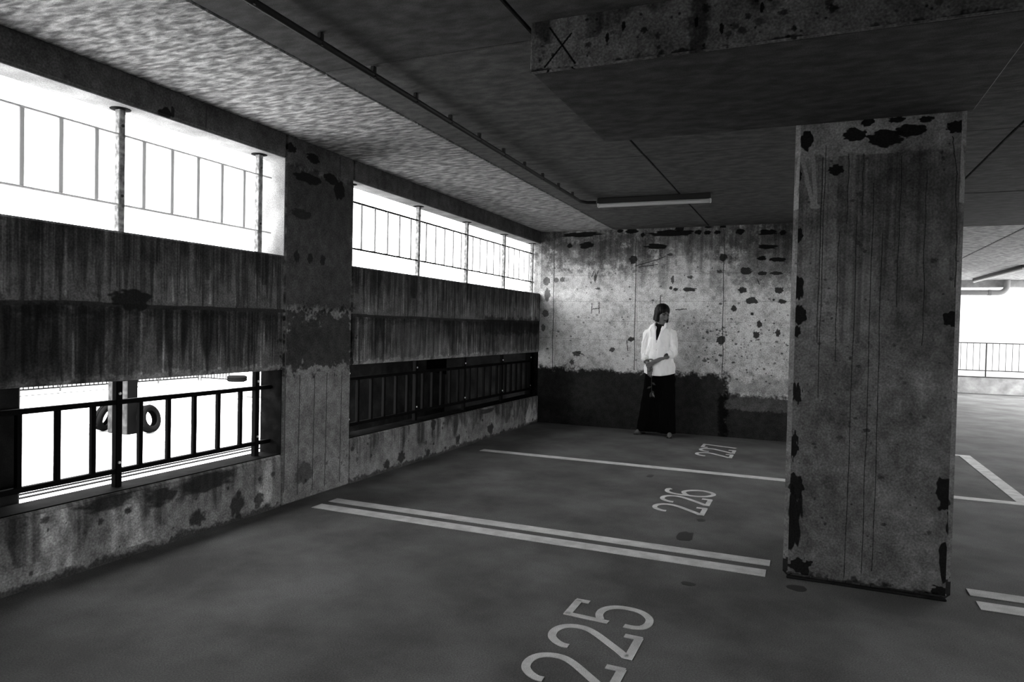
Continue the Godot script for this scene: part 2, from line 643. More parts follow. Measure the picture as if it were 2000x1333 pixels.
func back_picture() -> StandardMaterial3D:
	var p := Paint.new(1280, 768, -3.75, 0.95, 0.0, 2.75, 0.9, 51, 0.14, 0.15, 0.16)
	# dirt running down from the top, seams, boards
	p.streaks(-3.5, 0.9, 2.75, 1.9, 0.25, 2.2, -0.05, 3.0)
	p.streaks(-3.5, 0.9, 2.75, 2.15, 0.18, 9.0, 0.0, 13.0)
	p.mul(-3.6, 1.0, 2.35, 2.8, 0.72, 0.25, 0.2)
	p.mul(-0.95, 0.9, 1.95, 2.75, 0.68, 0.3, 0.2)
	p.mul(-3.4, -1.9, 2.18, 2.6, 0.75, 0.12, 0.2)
	for s in [-2.15, -1.01, -3.31]:
		p.line(s, 2.6, s + 0.02, 0.8, 0.009, 0.3, 0.4, 0.012)
		p.line(s + 0.03, 2.3, s + 0.05, 0.8, 0.01, 0.75, 0.35, 0.01)
	for v in [2.32, 2.08, 1.72, 1.45, 1.2]:
		p.line(-3.5, v, -0.1, v + 0.02, 0.006, 0.4, 0.13, 0.01)
	# the dark tarred band along the foot, with its ragged top
	p.mul(-3.8, -0.93, -0.2, 0.79, 0.24, 0.06, 0.05)
	p.mul(-1.02, 1.0, -0.2, 0.55, 0.42, 0.05, 0.04)
	p.mul(-0.95, 1.0, -0.2, 0.36, 0.55, 0.02, 0.03)
	p.mul(-3.8, -3.0, 0.2, 0.82, 0.8, 0.1, 0.1)
	p.mul(-0.93, 1.0, 0.55, 0.78, 0.8, 0.1, 0.1)
	# patched holes
	for s in [[-2.92, 2.65, 0.277, 0.033], [-2.37, 2.68, 0.043, 0.023], [-2.21, 2.67, 0.089, 0.028], [-2.06, 2.62, 0.028, 0.028], [-1.67, 2.63, 0.256, 0.041], [-1.58, 2.68, 0.06, 0.03], [-1.34, 2.63, 0.044, 0.027], [-1.22, 2.69, 0.043, 0.013], [-1.22, 2.62, 0.043, 0.024], [-1.1, 2.62, 0.043, 0.022], [-1.03, 2.69, 0.038, 0.015], [-0.82, 2.62, 0.05, 0.035], [-0.49, 2.6, 0.111, 0.034], [-0.32, 2.59, 0.036, 0.03], [-3.08, 2.5, 0.035, 0.031], [-2.84, 2.5, 0.104, 0.043], [-1.88, 2.46, 0.15, 0.034], [-0.49, 2.42, 0.121, 0.026], [-0.36, 2.26, 0.1, 0.028], [-0.55, 2.28, 0.051, 0.026]]:
		p.spot(s[0], s[1], s[2], s[3], 0.1, 0.92)
	for s in [[-0.74, 2.12, 0.072, 0.044], [-0.54, 2.09, 0.049, 0.026], [-0.38, 2.09, 0.07, 0.021], [-0.77, 1.88, 0.05, 0.035], [-0.34, 1.88, 0.05, 0.039], [-0.66, 1.75, 0.074, 0.043], [-0.3, 1.74, 0.048, 0.026], [-0.87, 1.65, 0.031, 0.039], [-1.43, 1.89, 0.079, 0.027], [-1.61, 1.89, 0.031, 0.02], [-1.67, 1.91, 0.02, 0.02], [-0.56, 1.45, 0.029, 0.048], [-0.59, 1.32, 0.041, 0.041], [-0.34, 1.35, 0.028, 0.043], [-0.4, 1.76, 0.016, 0.013], [-0.65, 1.58, 0.021, 0.017], [-1.02, 1.24, 0.055, 0.053], [-2.18, 1.22, 0.042, 0.033], [-2.18, 2.29, 0.052, 0.051], [-1.02, 2.3, 0.047, 0.048]]:
		p.spot(s[0], s[1], s[2], s[3], 0.16, 0.85)
	for s in [[-3.41, 2.01, 0.052, 0.054], [-3.27, 2.02, 0.036, 0.034], [-3.18, 2.03, 0.033, 0.034], [-3.4, 1.81, 0.047, 0.088], [-3.42, 1.55, 0.05, 0.05], [-3.45, 1.35, 0.03, 0.05]]:
		p.spot(s[0], s[1], s[2], s[3], 0.3, 0.7)
	for s in [[-1.69, 2.35, 0.036, 0.016], [-1.42, 2.05, 0.04, 0.018], [-1.06, 2.12, 0.038, 0.018], [-1.19, 1.34, 0.019, 0.02], [-2.94, 1.0, 0.055, 0.038], [-3.01, 0.88, 0.03, 0.034], [-2.44, 1.07, 0.034, 0.033], [-1.65, 2.02, 0.02, 0.05], [-2.66, 1.9, 0.03, 0.015], [-2.7, 2.05, 0.02, 0.05]]:
		p.spot(s[0], s[1], s[2], s[3], 0.22, 0.75, 0.6)
	# scratched marks
	for l in [[-2.74, 1.7, -2.74, 1.56], [-2.64, 1.71, -2.63, 1.56], [-2.73, 1.62, -2.64, 1.63], [-2.75, 2.06, -2.72, 2.14], [-2.69, 2.05, -2.66, 2.15], [-1.8, 1.8, -1.8, 1.64], [-1.6, 1.62, -1.46, 1.63], [-2.15, 2.2, -1.75, 2.32], [-2.1, 2.19, -1.85, 2.22], [-2.24, 1.2, -2.22, 1.06], [-2.95, 1.02, -2.83, 0.98], [-0.6, 2.02, -0.57, 1.95]]:
		p.line(l[0], l[1], l[2], l[3], 0.007, 0.22, 0.6, 0.006)
	p.specks(-3.4, 0.9, 0.8, 2.2, 420, 0.003, 0.014, 0.3)
	p.specks(-1.0, 0.9, 0.7, 1.6, 300, 0.003, 0.014, 0.2)
	p.specks(-1.3, -0.95, 0.9, 1.5, 60, 0.004, 0.02, 0.2)
	return fitted(p.tex(), -3.75, 0.95, 0.0, 2.75, M.grain)


func build_back_and_sides() -> void:
	var b := struct_root("wall_back")
	var st := ST()
	B(st, XLO - 0.05, 0.9, -0.03, 2.76, ZB, ZB + 0.3, 0.012)
	obj("wall_face", st, back_picture(), b)
	var r := struct_root("wall_stair")
	st = ST()
	B(st, 0.6, 0.9, 0.0, 2.76, ZB + 0.3, 19.7)
	obj("wall_face", st, M.plaster, r)
	var q := struct_root("wall_rear")
	st = ST()
	B(st, XLO, 9.3, 0.0, 2.76, -8.3, -8.0)
	obj("wall_face", st, M.plaster, q)
	var s := struct_root("wall_right")  # unseen side; its opening is sized to throw fill on the left wall
	st = ST()
	B(st, 9.0, 9.3, 0.0, 1.25, -8.0, 10.0, 0.01)
	obj("parapet", st, M.plaster, s)
	st = ST()
	B(st, 9.0, 9.3, 0.0, 0.12, 10.0, 19.5, 0.01)
	obj("kerb", st, M.plaster, s)
	st = ST()
	B(st, 9.0, 9.3, 2.5, 2.76, -8.0, 10.0, 0.01)
	obj("lintel", st, M.plaster, s)
	st = ST()
	B(st, 9.0, 9.3, 1.25, 2.5, -8.0, -3.0, 0.01)
	obj("blank_wall", st, M.plaster, s)
	for k in 3:
		st = ST()
		B(st, 9.0, 9.3, 1.25, 2.5, -1.0 + k * 5.3, -0.4 + k * 5.3, 0.01)
		obj("pier", st, M.plaster, s)


func build_ceiling() -> void:
	var c := struct_root("ceiling")
	var st := ST()
	B(st, XLO, 9.3, 2.722, 3.05, -8.3, 10.0)
	obj("slab", st, M.plaster, c)
	st = ST()
	B(st, 0.6, 5.05, 2.722, 3.05, 10.0, 19.7)  # stops short on the right so open sky brightens the far floor
	obj("slab", st, M.plaster, c)
	# cast panels with open joints between them
	var xs := [XL, -2.45, -1.2, 0.05, 1.2, 2.4, 3.6, 4.8, 6.0, 7.2, 9.0]
	var rng := RandomNumberGenerator.new()
	rng.seed = 5
	for i in xs.size() - 1:
		var zs := [-8.0, -6.15, -3.85, -1.55, 0.75, 3.06, 5.36, 7.68, 10.0, 12.3, 14.6, 17.0, 19.45]
		if i == 0:
			zs = [-8.0, -6.15, -3.85, -1.55, 0.75, 3.1, 4.06, 5.36, 7.68, 10.0, 12.3, 14.6, 17.0, 19.45]
		for k in zs.size() - 1:
			var x0: float = xs[i]
			var x1: float = xs[i + 1]
			var z0: float = zs[k]
			var z1: float = zs[k + 1]
			if x1 <= 0.6 and z0 > 9.0 or x0 < 0.6 and z0 > 9.3 or x0 > 4.7 and z0 > 9.9:
				continue
			if z1 > 9.2 and x1 < 0.7 and z0 < 9.2:
				z1 = 9.2
			st = ST()
			var g := 0.006
			var y := 2.7 + rng.randf_range(-0.004, 0.003)
			B(st, x0 + g, x1 - g, y, 2.73, z0 + g, z1 - g, 0.006)
			obj("ceiling_panel", st, (M.ceil_rough_lit if i == 0 or z0 > 9.9 else M.ceil)[rng.randi() % 3], c)  # paler copy where daylight falls: window row and far end
	# the thickened panel in front of the pillar
	var p := Paint.new(768, 128, -1.2, 0.8, 2.45, 2.75, 0.47, 71, 0.15, 0.2, 0.16)
	p.line(-1.08, 2.67, -0.96, 2.5, 0.006, 0.1, 0.9)
	p.line(-0.98, 2.63, -1.1, 2.5, 0.006, 0.1, 0.9)
	p.streaks(-1.2, 0.8, 2.72, 2.6, 0.5, 3.0, -0.1, 2.0)
	p.specks(-1.2, 0.8, 2.48, 2.7, 70, 0.004, 0.018, 0.1)
	for s in [[-0.82, 2.59], [-0.75, 2.63], [-0.22, 2.66], [-0.35, 2.56], [-0.2, 2.62], [-0.45, 2.6], [0.3, 2.66]]:
		p.spot(s[0], s[1], 0.008, 0.02, 0.08, 0.9)
	p.mul(-1.2, 0.8, 2.44, 2.49, 0.45, 0.01, 0.02)
	p.mul(-0.47, -0.4, 2.45, 2.75, 0.6, 0.02, 0.03)
	st = ST()
	B(st, -1.165, 0.735, 2.482, 2.71, 2.9, 4.1, 0.008)
	obj("drop_panel", st, M.ceil[0], c)
	st = ST()
	B(st, -1.17, 0.74, 2.48, 2.715, 2.88, 2.9, 0.006)
	obj("panel_face", st, fitted(p.tex(), -1.2, 0.8, 2.45, 2.75, M.grain), c)


func build_outside() -> void:
	# the lower deck that the left windows look out on, its kerb, and the ground beyond the far edge
	var d := struct_root("floor_deck")
	var st := ST()
	var y := FLOOR_OUT
	B(st, -24.3, XLO, y - 0.3, y, -30.0, 22.3)
	obj("slab", st, M.deck, d)
	st = ST()
	B(st, -24.9, -24.3, y - 0.3, y + 0.03, -30.0, 22.9, 0.02)
	obj("kerb", st, M.kerb, d)
	st = ST()
	B(st, -24.3, -5.3, y - 0.3, y + 0.03, 22.3, 22.9, 0.02)
	obj("kerb", st, M.kerb, d)
	for e in [[-24.3, -24.14, -30.0, 22.3], [-24.14, -5.3, 22.14, 22.3]]:
		st = ST()
		B(st, e[0], e[1], y, y + 0.006, e[2], e[3])
		obj("kerb_joint", st, M.rubber, d)
	# foot of our own building below the windows
	st = ST()
	B(st, XLO, XL + 0.1, y, -0.3, -8.3, 9.5)
	var f := struct_root("wall_plinth")
	obj("wall_face", st, M.plaster, f)
	# the ground below, all around the building
	var g := struct_root("floor_ground")
	st = ST()
	B(st, -60, 60, -5.2, -5.0, -40, 60)
	obj("slab", st, M.deck, g)


# ==================================================================== pillar
func build_pillar() -> void:
	var x0 := -0.09
	var x1 := 0.71
	var p := Paint.new(640, 1792, -0.1, 0.72, 0.0, 2.75, 0.50, 91, 0.22, 0.18, 0.09)
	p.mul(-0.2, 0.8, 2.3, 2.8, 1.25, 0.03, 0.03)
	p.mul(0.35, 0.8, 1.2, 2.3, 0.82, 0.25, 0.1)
	p.spot(0.25, 1.55, 0.07, 0.2, 0.6, 0.5, 0.4, 0.8)
	p.streaks(-0.1, 0.72, 2.3, 1.3, 0.25, 9.0, 0.0, 1.0)
	for l in [[0.063, 2.361, 0.06, 1.0], [0.177, 2.31, 0.177, 1.94], [0.246, 2.31, 0.248, 1.98], [0.226, 1.98, 0.216, 0.04], [0.298, 2.15, 0.302, 0.08], [0.346, 1.887, 0.352, 0.1], [0.425, 2.283, 0.42, 1.5], [0.539, 2.2, 0.543, 1.3], [0.645, 2.361, 0.671, 2.17], [0.671, 2.17, 0.68, 1.6], [0.05, 2.3, 0.048, 1.3], [0.14, 1.9, 0.14, 1.2]]:
		p.line(l[0], l[1], l[2], l[3], 0.002, 0.14, 0.75, 0.006)
	for s in [[-0.032, 2.4, 0.034, 0.049], [0.198, 2.41, 0.054, 0.032], [0.26, 2.47, 0.03, 0.022], [0.395, 2.47, 0.036, 0.016], [0.527, 2.46, 0.033, 0.015], [0.342, 2.38, 0.082, 0.041], [0.457, 2.41, 0.065, 0.033], [0.662, 2.41, 0.04, 0.032], [0.116, 2.23, 0.035, 0.026], [-0.07, 2.21, 0.015, 0.031], [-0.06, 1.88, 0.021, 0.041], [-0.052, 1.6, 0.025, 0.064], [-0.045, 1.45, 0.034, 0.049], [-0.055, 1.36, 0.019, 0.031], [0.669, 1.44, 0.037, 0.04]]:
		p.spot(s[0], s[1], s[2], s[3], 0.1, 0.92)
	for s in [[-0.045, 1.02, 0.025, 0.054], [-0.055, 0.73, 0.023, 0.072], [-0.035, 0.51, 0.036, 0.062], [-0.045, 0.3, 0.042, 0.176], [-0.001, 0.07, 0.057, 0.041], [0.679, 0.55, 0.049, 0.086], [0.701, 0.38, 0.024, 0.077], [0.665, 0.04, 0.057, 0.03], [0.694, 0.88, 0.011, 0.038], [0.68, 0.2, 0.03, 0.1]]:
		p.spot(s[0], s[1], s[2], s[3], 0.12, 0.9, 0.5)
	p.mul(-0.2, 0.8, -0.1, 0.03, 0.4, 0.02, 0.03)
	# chalked V
	p.line(-0.056, 2.32, 0.008, 2.04, 0.02, 0.6, 0.4, 0.004)
	p.line(0.0, 2.315, 0.022, 2.04, 0.02, 0.6, 0.4, 0.004)
	p.line(0.0, 2.04, 0.035, 2.038, 0.02, 0.6, 0.4)
	p.specks(-0.1, 0.72, 0.0, 2.4, 160, 0.003, 0.012, 0.2, 0.7)
	var m := fitted(p.tex(), -0.1, 0.72, 0.0, 2.75, M.grain)
	var t := thing("concrete_pillar", "square concrete pillar with dark patched holes standing in the bay row", "pillar", P(0.31, 0, 4.5))
	var st := ST()
	B(st, x0, x1, 0.0, 2.72, 4.1, 4.9, 0.026)
	var shaft := obj("shaft", st, m, t, -t.position)
	shaft.set_meta("label", "stained concrete shaft")
	st = ST()
	B(st, x0 + 0.02, x1 - 0.02, 0.0, 0.012, 4.085, 4.915, 0.004)
	obj("base_joint", st, M.dark_plaster, t, -t.position)


# ==================================================================== markings
func stroke(pts: Array, wid: float, th: float) -> SurfaceTool:
	# a flat painted stroke of given width along points (x, depth), th thick, lying on the floor
	var st := ST()
	var n := pts.size()
	var L := []
	var R := []
	for i in n:
		var a: Vector2 = pts[maxi(i - 1, 0)]
		var b: Vector2 = pts[mini(i + 1, n - 1)]
		var p: Vector2 = pts[i]
		var nrm := Vector2(-(b - a).y, (b - a).x).normalized()
		var scale := 1.0
		if i > 0 and i < n - 1:
			var d1: Vector2 = (p - a).normalized()
			var nn := Vector2(-d1.y, d1.x)
			scale = 1.0 / clampf(nrm.dot(nn), 0.45, 1.0)
		L.append(p + nrm * wid * 0.5 * scale)
		R.append(p - nrm * wid * 0.5 * scale)
	var y0 := 0.0
	for i in n - 1:
		var q := [L[i], L[i + 1], R[i + 1], R[i]]
		var tp := []
		for v in q:
			tp.append(P(v.x, y0 + th, v.y))
		quad(st, tp[0], tp[1], tp[2], tp[3], Vector3.UP)
		for e in [[0, 1], [2, 3]]:
			var p0: Vector3 = tp[e[0]]
			var p1: Vector3 = tp[e[1]]
			var out := (p1 - p0).cross(Vector3.UP).normalized()
			quad(st, p0, p1, p1 - Vector3(0, th, 0), p0 - Vector3(0, th, 0), out)
	return st


func smooth_line(pts: Array, sub := 6) -> Array:
	var out := []
	for i in pts.size() - 1:
		var p0: Vector2 = pts[maxi(i - 1, 0)]
		var p1: Vector2 = pts[i]
		var p2: Vector2 = pts[i + 1]
		var p3: Vector2 = pts[mini(i + 2, pts.size() - 1)]
		for k in sub:
			out.append(p1.cubic_interpolate(p2, p0, p3, float(k) / sub))
	out.append(pts[pts.size() - 1])
	return out


func digit_strokes(ch: String) -> Array:
	# strokes as points (u along the reading direction, v from baseline to top), metres
	if ch == "2":
		var c := smooth_line([Vector2(0.002, 0.26), Vector2(0.003, 0.289), Vector2(0.028, 0.329), Vector2(0.068, 0.358), Vector2(0.124, 0.364), Vector2(0.173, 0.344), Vector2(0.2, 0.302), Vector2(0.202, 0.249), Vector2(0.173, 0.194), Vector2(0.107, 0.116), Vector2(0.049, 0.051), Vector2(0.008, 0.012)])
		return [c, [Vector2(-0.008, 0.004), Vector2(0.21, 0.004)], [Vector2(0.205, -0.01), Vector2(0.205, 0.068)]]
	if ch == "5":
		var c := smooth_line([Vector2(0.018, 0.212), Vector2(0.07, 0.232), Vector2(0.124, 0.231), Vector2(0.169, 0.205), Vector2(0.193, 0.158), Vector2(0.193, 0.091), Vector2(0.169, 0.041), Vector2(0.119, 0.005), Vector2(0.057, -0.001), Vector2(0.013, 0.017), Vector2(-0.003, 0.052), Vector2(-0.003, 0.095)])
		return [c, [Vector2(0.187, 0.315), Vector2(0.187, 0.385)], [Vector2(0.19, 0.37), Vector2(0.0, 0.37)], [Vector2(0.013, 0.385), Vector2(0.0, 0.17)]]
	if ch == "6":
		return [smooth_line([Vector2(0.178, 0.356), Vector2(0.154, 0.378), Vector2(0.081, 0.375), Vector2(0.03, 0.339), Vector2(0.004, 0.279), Vector2(-0.003, 0.201), Vector2(0.0, 0.116), Vector2(0.031, 0.048), Vector2(0.086, 0.011), Vector2(0.137, 0.002), Vector2(0.184, 0.028), Vector2(0.222, 0.092), Vector2(0.209, 0.161), Vector2(0.165, 0.221), Vector2(0.104, 0.242), Vector2(0.034, 0.215), Vector2(0.001, 0.19)])]
	return [[Vector2(0.008, 0.31), Vector2(0.008, 0.385)], [Vector2(0.0, 0.37), Vector2(0.232, 0.37)], [Vector2(0.222, 0.385), Vector2(0.111, 0.0)]]


func bay_number(text: String, label: String, base_x: float, starts: Array) -> void:
	var t := thing("bay_number", label, "painted number", P(base_x, 0, starts[1]), "stencilled bay numbers")
	for i in text.length():
		var acc := ST()
		for s in digit_strokes(text[i]):
			var pts := []
			for q in s:
				pts.append(Vector2(base_x - q.y, starts[i] + q.x))
			acc.append_from(stroke(pts, 0.036, 0.003).commit(), 0, Transform3D.IDENTITY)
		obj("digit", acc, M.paint, t, -t.position)


func floor_line(called: String, label: String, x0: float, x1: float, z0: float, z1: float, group := "") -> void:
	var st := ST()
	B(st, x0, x1, 0.0, 0.003, z0, z1)
	tag(obj(called, st, M.paint), label, "parking line", group)


func build_markings() -> void:
	bay_number("225", "white stencilled number 225 on the floor, nearest bay number", -0.634, [2.472, 2.778, 3.085])
	bay_number("226", "white stencilled number 226 on the floor beyond the double line", -0.672, [5.19, 5.49, 5.765])
	bay_number("227", "white stencilled number 227 on the floor near the woman, farthest bay number", -0.718, [7.69, 7.985, 8.26])
	floor_line("parking_line", "far stripe of the double white line left of the pillar", -3.285, -0.163, 4.245, 4.352)
	floor_line("parking_line", "near stripe of the double white line left of the pillar", -3.285, -0.177, 4.05, 4.168)
	floor_line("parking_line", "single white stripe between the numbers 226 and 227", -3.225, -0.13, 6.735, 6.848)
	floor_line("parking_line", "far stripe of the double line starting right of the pillar foot", 0.82, 5.4, 4.245, 4.352)
	floor_line("parking_line", "near stripe of the double line starting right of the pillar foot", 0.83, 5.4, 4.05, 4.168)
	floor_line("parking_line", "thin white stripe across the floor right behind the pillar", 0.2, 1.62, 6.735, 6.848)
	floor_line("parking_line", "wide slanting white stripe on the floor beyond the pillar's right edge", 1.62, 1.735, 6.735, 9.26)
	floor_line("parking_line", "short white stripe end beyond the pillar, joining the wide slanting stripe", 0.92, 1.62, 9.17, 9.26)


# ==================================================================== railings
func window_railing(label: String, group: String, y_foot: float, y_top: float, r_lo: float, r_hi: float, posts: Array, z_end: float, upper: bool, pale := false) -> void:
	var x := -3.615
	var t := thing("window_railing", label, "railing", P(x, y_foot, (posts[0] + posts[posts.size() - 1]) / 2), group)
	var off := -t.position
	var mrail: Material = M.bar_glare if pale else M.black_metal  # rails of the nearest upper opening share the glare-washed colour
	var mpost: Material = M.pale_metal if upper else M.black_metal
	var mbar: Material = M.bar_glare if upper else M.black_metal
	var st := ST()
	var ry := 0.006 if upper else 0.014
	B(st, x - 0.016, x + 0.016, r_hi - ry, r_hi + ry, posts[0] - 0.02, z_end, 0.003)
	obj("top_rail", st, mrail, t, off)
	st = ST()
	B(st, x - 0.016, x + 0.016, r_lo - ry, r_lo + ry, posts[0] - 0.02, z_end, 0.003)
	obj("bottom_rail", st, mrail, t, off)
	for i in posts.size():
		var z: float = posts[i]
		st = ST()
		B(st, x - 0.02, x + 0.02, y_foot, y_top, z - 0.02, z + 0.02, 0.004)
		var po := obj("post", st, mpost, t, off)
		st = ST()
		lathe(st, [Vector2(0.0, 0.0), Vector2(0.04, 0.0), Vector2(0.04, 0.006), Vector2(0.02, 0.01), Vector2(0.0, 0.01)], 16, Transform3D(Basis.IDENTITY, P(x, y_foot, z)))
		if upper:
			obj("flange", st, M.black_metal, po)
		st = ST()
		lathe(st, [Vector2(0.0, -0.012), Vector2(0.03, -0.012), Vector2(0.055, -0.008), Vector2(0.055, 0.0), Vector2(0.0, 0.0)], 16, Transform3D(Basis.IDENTITY, P(x, y_top, z)))
		obj("flange", st, M.black_metal, po)
		for by in [r_lo, r_hi]:
			st = ST()
			lathe(st, [Vector2(0.0, 0.008), Vector2(0.008, 0.006), Vector2(0.009, 0.0)], 8, Transform3D(Basis(Vector3(0, 0, 1), -PI / 2), P(x + 0.02, by + 0.05, z)))
			obj("bolt", st, M.white_plastic if not upper else M.dark_steel, po)
		if i < posts.size() - 1:
			var z2: float = posts[i + 1]
			var n := 4 if z2 - z < 0.9 else 5
			for k in n:
				var zz := lerpf(z, z2, (k + 0.75) / (n + 0.5))
				st = ST()
				B(st, x - 0.014, x + 0.014, r_lo + 0.006, r_hi - 0.006, zz - 0.013, zz + 0.013, 0.003)
				obj("baluster", st, mbar, t, off)


func build_railings() -> void:
	var g := "steel railings in the left wall openings"
	var p1 := [-0.45, 0.6, 1.67, 2.75, 3.83]
	var p2 := [4.90, 6.02, 7.09, 8.15, 9.13]
	window_railing("pale post railing in the large bright upper opening nearest the camera", g, 1.83, 2.54, 1.993, 2.388, p1, 3.945, true, true)
	window_railing("barred railing in the upper opening beside the back wall", g, 1.83, 2.54, 1.993, 2.392, p2, 9.19, true)
	window_railing("black railing in the low opening that looks out on the tyres", g, 0.38, 1.0, 0.475, 0.87, p1, 3.97, false)
	window_railing("black railing in the dark low opening beside the back wall", g, 0.38, 1.0, 0.475, 0.87, p2, 9.19, false)


# ==================================================================== ceiling services
func build_ceiling_services() -> void:
	var t := thing("cable_conduit", "dark cable conduit clipped along the ceiling towards the unlit lamp", "conduit", P(-2.13, 2.66, 3.0))
	var st := ST()
	var pts := []
	for z in [-2.0, 2.3, 4.9, 6.72]:
		pts.append(P(-2.09 - 0.014 * z, 2.655, z))
	pts.append(P(-2.19, 2.655, 6.83))
	pts.append(P(-2.14, 2.655, 6.93))
	pts.append(P(-2.05, 2.655, 6.95))
	tube(st, pts, 0.017, 10)
	obj("tube", st, M.dark_steel, t, -t.position)
	for k in 19:
		var z := -1.3 + k * 0.437
		st = ST()
		var x := -2.09 - 0.014 * z
		B(st, x - 0.012, x + 0.012, 2.655, 2.7, z - 0.012, z + 0.012, 0.003)
		B(st, x - 0.018, x + 0.018, 2.64, 2.662, z - 0.009, z + 0.009, 0.003)
		obj("clip", st, M.dark_steel, t, -t.position)
	batten("unlit white fluorescent tube lamp on the ceiling before the back wall", P(-2.04, 2.7, 6.97), P(-0.9, 2.7, 6.99))
	batten("long fluorescent lamp on the far ceiling right of the pillar", P(3.62, 2.7, 15.4), P(3.5, 2.7, 18.9))


func batten(label: String, a: Vector3, b: Vector3) -> void:
	var mid := (a + b) / 2
	var L := (b - a).length()
	var t := thing("ceiling_lamp", label, "lamp", mid, "unlit fluorescent ceiling lamps")
	var d := (b - a).normalized()
	t.rotation.y = atan2(-d.z, d.x)
	var st := ST()
	box(st, Vector3(-L / 2, -0.055, -0.03), Vector3(L / 2, 0.0, 0.03), 0.006)
	obj("housing", st, M.dark_steel, t)
	st = ST()
	var pts := []
	for k in 9:
		var s := float(k) / 8
		pts.append(Vector3(lerpf(-L / 2 + 0.02, L / 2 - 0.02, s), -0.073, 0.0))
	tube(st, pts, 0.022, 14)
	obj("tube", st, M.white_plastic, t)
	for s in [-1.0, 1.0]:
		st = ST()
		box(st, Vector3(s * (L / 2 - 0.02), -0.095, -0.024), Vector3(s * (L / 2), -0.05, 0.024), 0.006)
		obj("end_cap", st, M.white_plastic, t)


# ==================================================================== far edge and what lies beyond
func build_far_edge() -> void:
	var w := struct_root("wall_parapet")
	var st := ST()
	B(st, 0.9, 9.0, 0.0, 0.40, 19.5, 19.7, 0.01)
	obj("parapet", st, M.pale_conc, w)
	st = ST()
	B(st, 0.9, 5.05, 2.53, 2.73, 19.45, 19.7, 0.01)
	obj("edge_beam", st, M.pale_conc, w)
	st = ST()
	B(st, 0.9, 9.0, 0.40, 0.415, 19.48, 19.72, 0.004)
	obj("coping", st, M.dark_steel, w)
	var t := thing("edge_railing", "thin barred railing on the far parapet right of the pillar", "railing", P(4.0, 0.4, 19.6))
	var off := -t.position
	for y in [0.555, 1.21]:
		st = ST()
		B(st, 0.95, 8.95, y - 0.012, y + 0.012, 19.588, 19.612, 0.003)
		obj("rail", st, M.dark_steel, t, off)
	for k in 6:
		st = ST()
		var x := 1.07 + k * 1.43
		B(st, x - 0.014, x + 0.014, 0.41, 1.22, 19.586, 19.614, 0.003)
		obj("post", st, M.dark_steel, t, off)
	for k in 60:
		var x := 1.07 + k * 0.13
		if k % 11 == 0 or x > 8.9:
			continue
		st = ST()
		tube(st, [P(x, 0.555, 19.6), P(x, 1.21, 19.6)], 0.007, 6)
		obj("baluster", st, M.dark_steel, t, off)
	# drain pipe under the edge beam
	var dp := thing("drain_pipe", "grey drain pipe with an elbow hanging below the far ceiling edge", "pipe", P(3.0, 2.4, 19.35))
	st = ST()
	var pts := [P(0.95, 2.4, 19.35), P(2.5, 2.4, 19.35), P(4.0, 2.4, 19.35)]
	for k in 7:
		var a := PI / 2 * k / 6
		pts.append(P(4.08 + 0.16 * sin(a), 2.56 - 0.16 * cos(a), 19.35))
	pts.append(P(4.24, 2.7, 19.35))
	tube(st, pts, 0.062, 14)
	obj("tube", st, plain(0.5, 0.6), dp, -dp.position)
	for q in [P(2.6, 2.4, 19.35), P(3.9, 2.4, 19.35)]:
		st = ST()
		tube(st, [q - Vector3(0.03, 0, 0), q + Vector3(0.03, 0, 0)], 0.07, 14)
		obj("collar", st, plain(0.42, 0.6), dp, -dp.position)
	# the house opposite
	var bl := thing("apartment_building", "pale apartment house front beyond the far railing", "building", P(8, -5, 34))
	var bo := -bl.position
	st = ST()
	B(st, -6, 9.5, -5, 4.2, 32.0, 42.0)
	obj("wall", st, M.facade, bl, bo)
	for f in 2:
		for k in 4:
			var x := -3.2 + k * 3.9
			var y := -1.9 + f * 3.1
			var win := ST()
			B(win, x - 0.62, x + 0.62, y, y + 1.5, 31.93, 32.02, 0.01)
			var wn := obj("window", win, plain(0.26, 0.6), bl, bo)
			win = ST()
			B(win, x - 0.5, x + 0.5, y + 0.12, y + 1.38, 31.9, 31.94)
			obj("pane", win, plain(0.22, 0.3), wn)
	st = ST()
	for f in 2:
		B(st, -6, 9.5, -3.4 + f * 3.1, -3.25 + f * 3.1, 31.9, 32.0, 0.02)
	obj("string_course", st, plain(0.3, 0.9), bl, bo)


# ==================================================================== yard on the lower deck
func tyre_mesh(R: float, wd: float) -> ArrayMesh:
	# a tyre lying flat, axis y, centred
	var st := ST()
	var r := R * 0.56
	var prof := [Vector2(r, -wd * 0.36), Vector2(r + 0.02, -wd * 0.44), Vector2(r + 0.07, -wd * 0.5), Vector2(R - 0.06, -wd * 0.5), Vector2(R - 0.02, -wd * 0.42), Vector2(R, -wd * 0.28), Vector2(R, -wd * 0.05), Vector2(R - 0.012, -wd * 0.04), Vector2(R - 0.012, wd * 0.04), Vector2(R, wd * 0.05), Vector2(R, wd * 0.28), Vector2(R - 0.02, wd * 0.42), Vector2(R - 0.06, wd * 0.5), Vector2(r + 0.07, wd * 0.5), Vector2(r + 0.02, wd * 0.44), Vector2(r, wd * 0.36), Vector2(r + 0.03, wd * 0.3), Vector2(R - 0.05, wd * 0.2), Vector2(R - 0.04, 0), Vector2(R - 0.05, -wd * 0.2), Vector2(r + 0.03, -wd * 0.3)]
	lathe(st, prof, 40, Transform3D.IDENTITY, true)
	return st.commit()


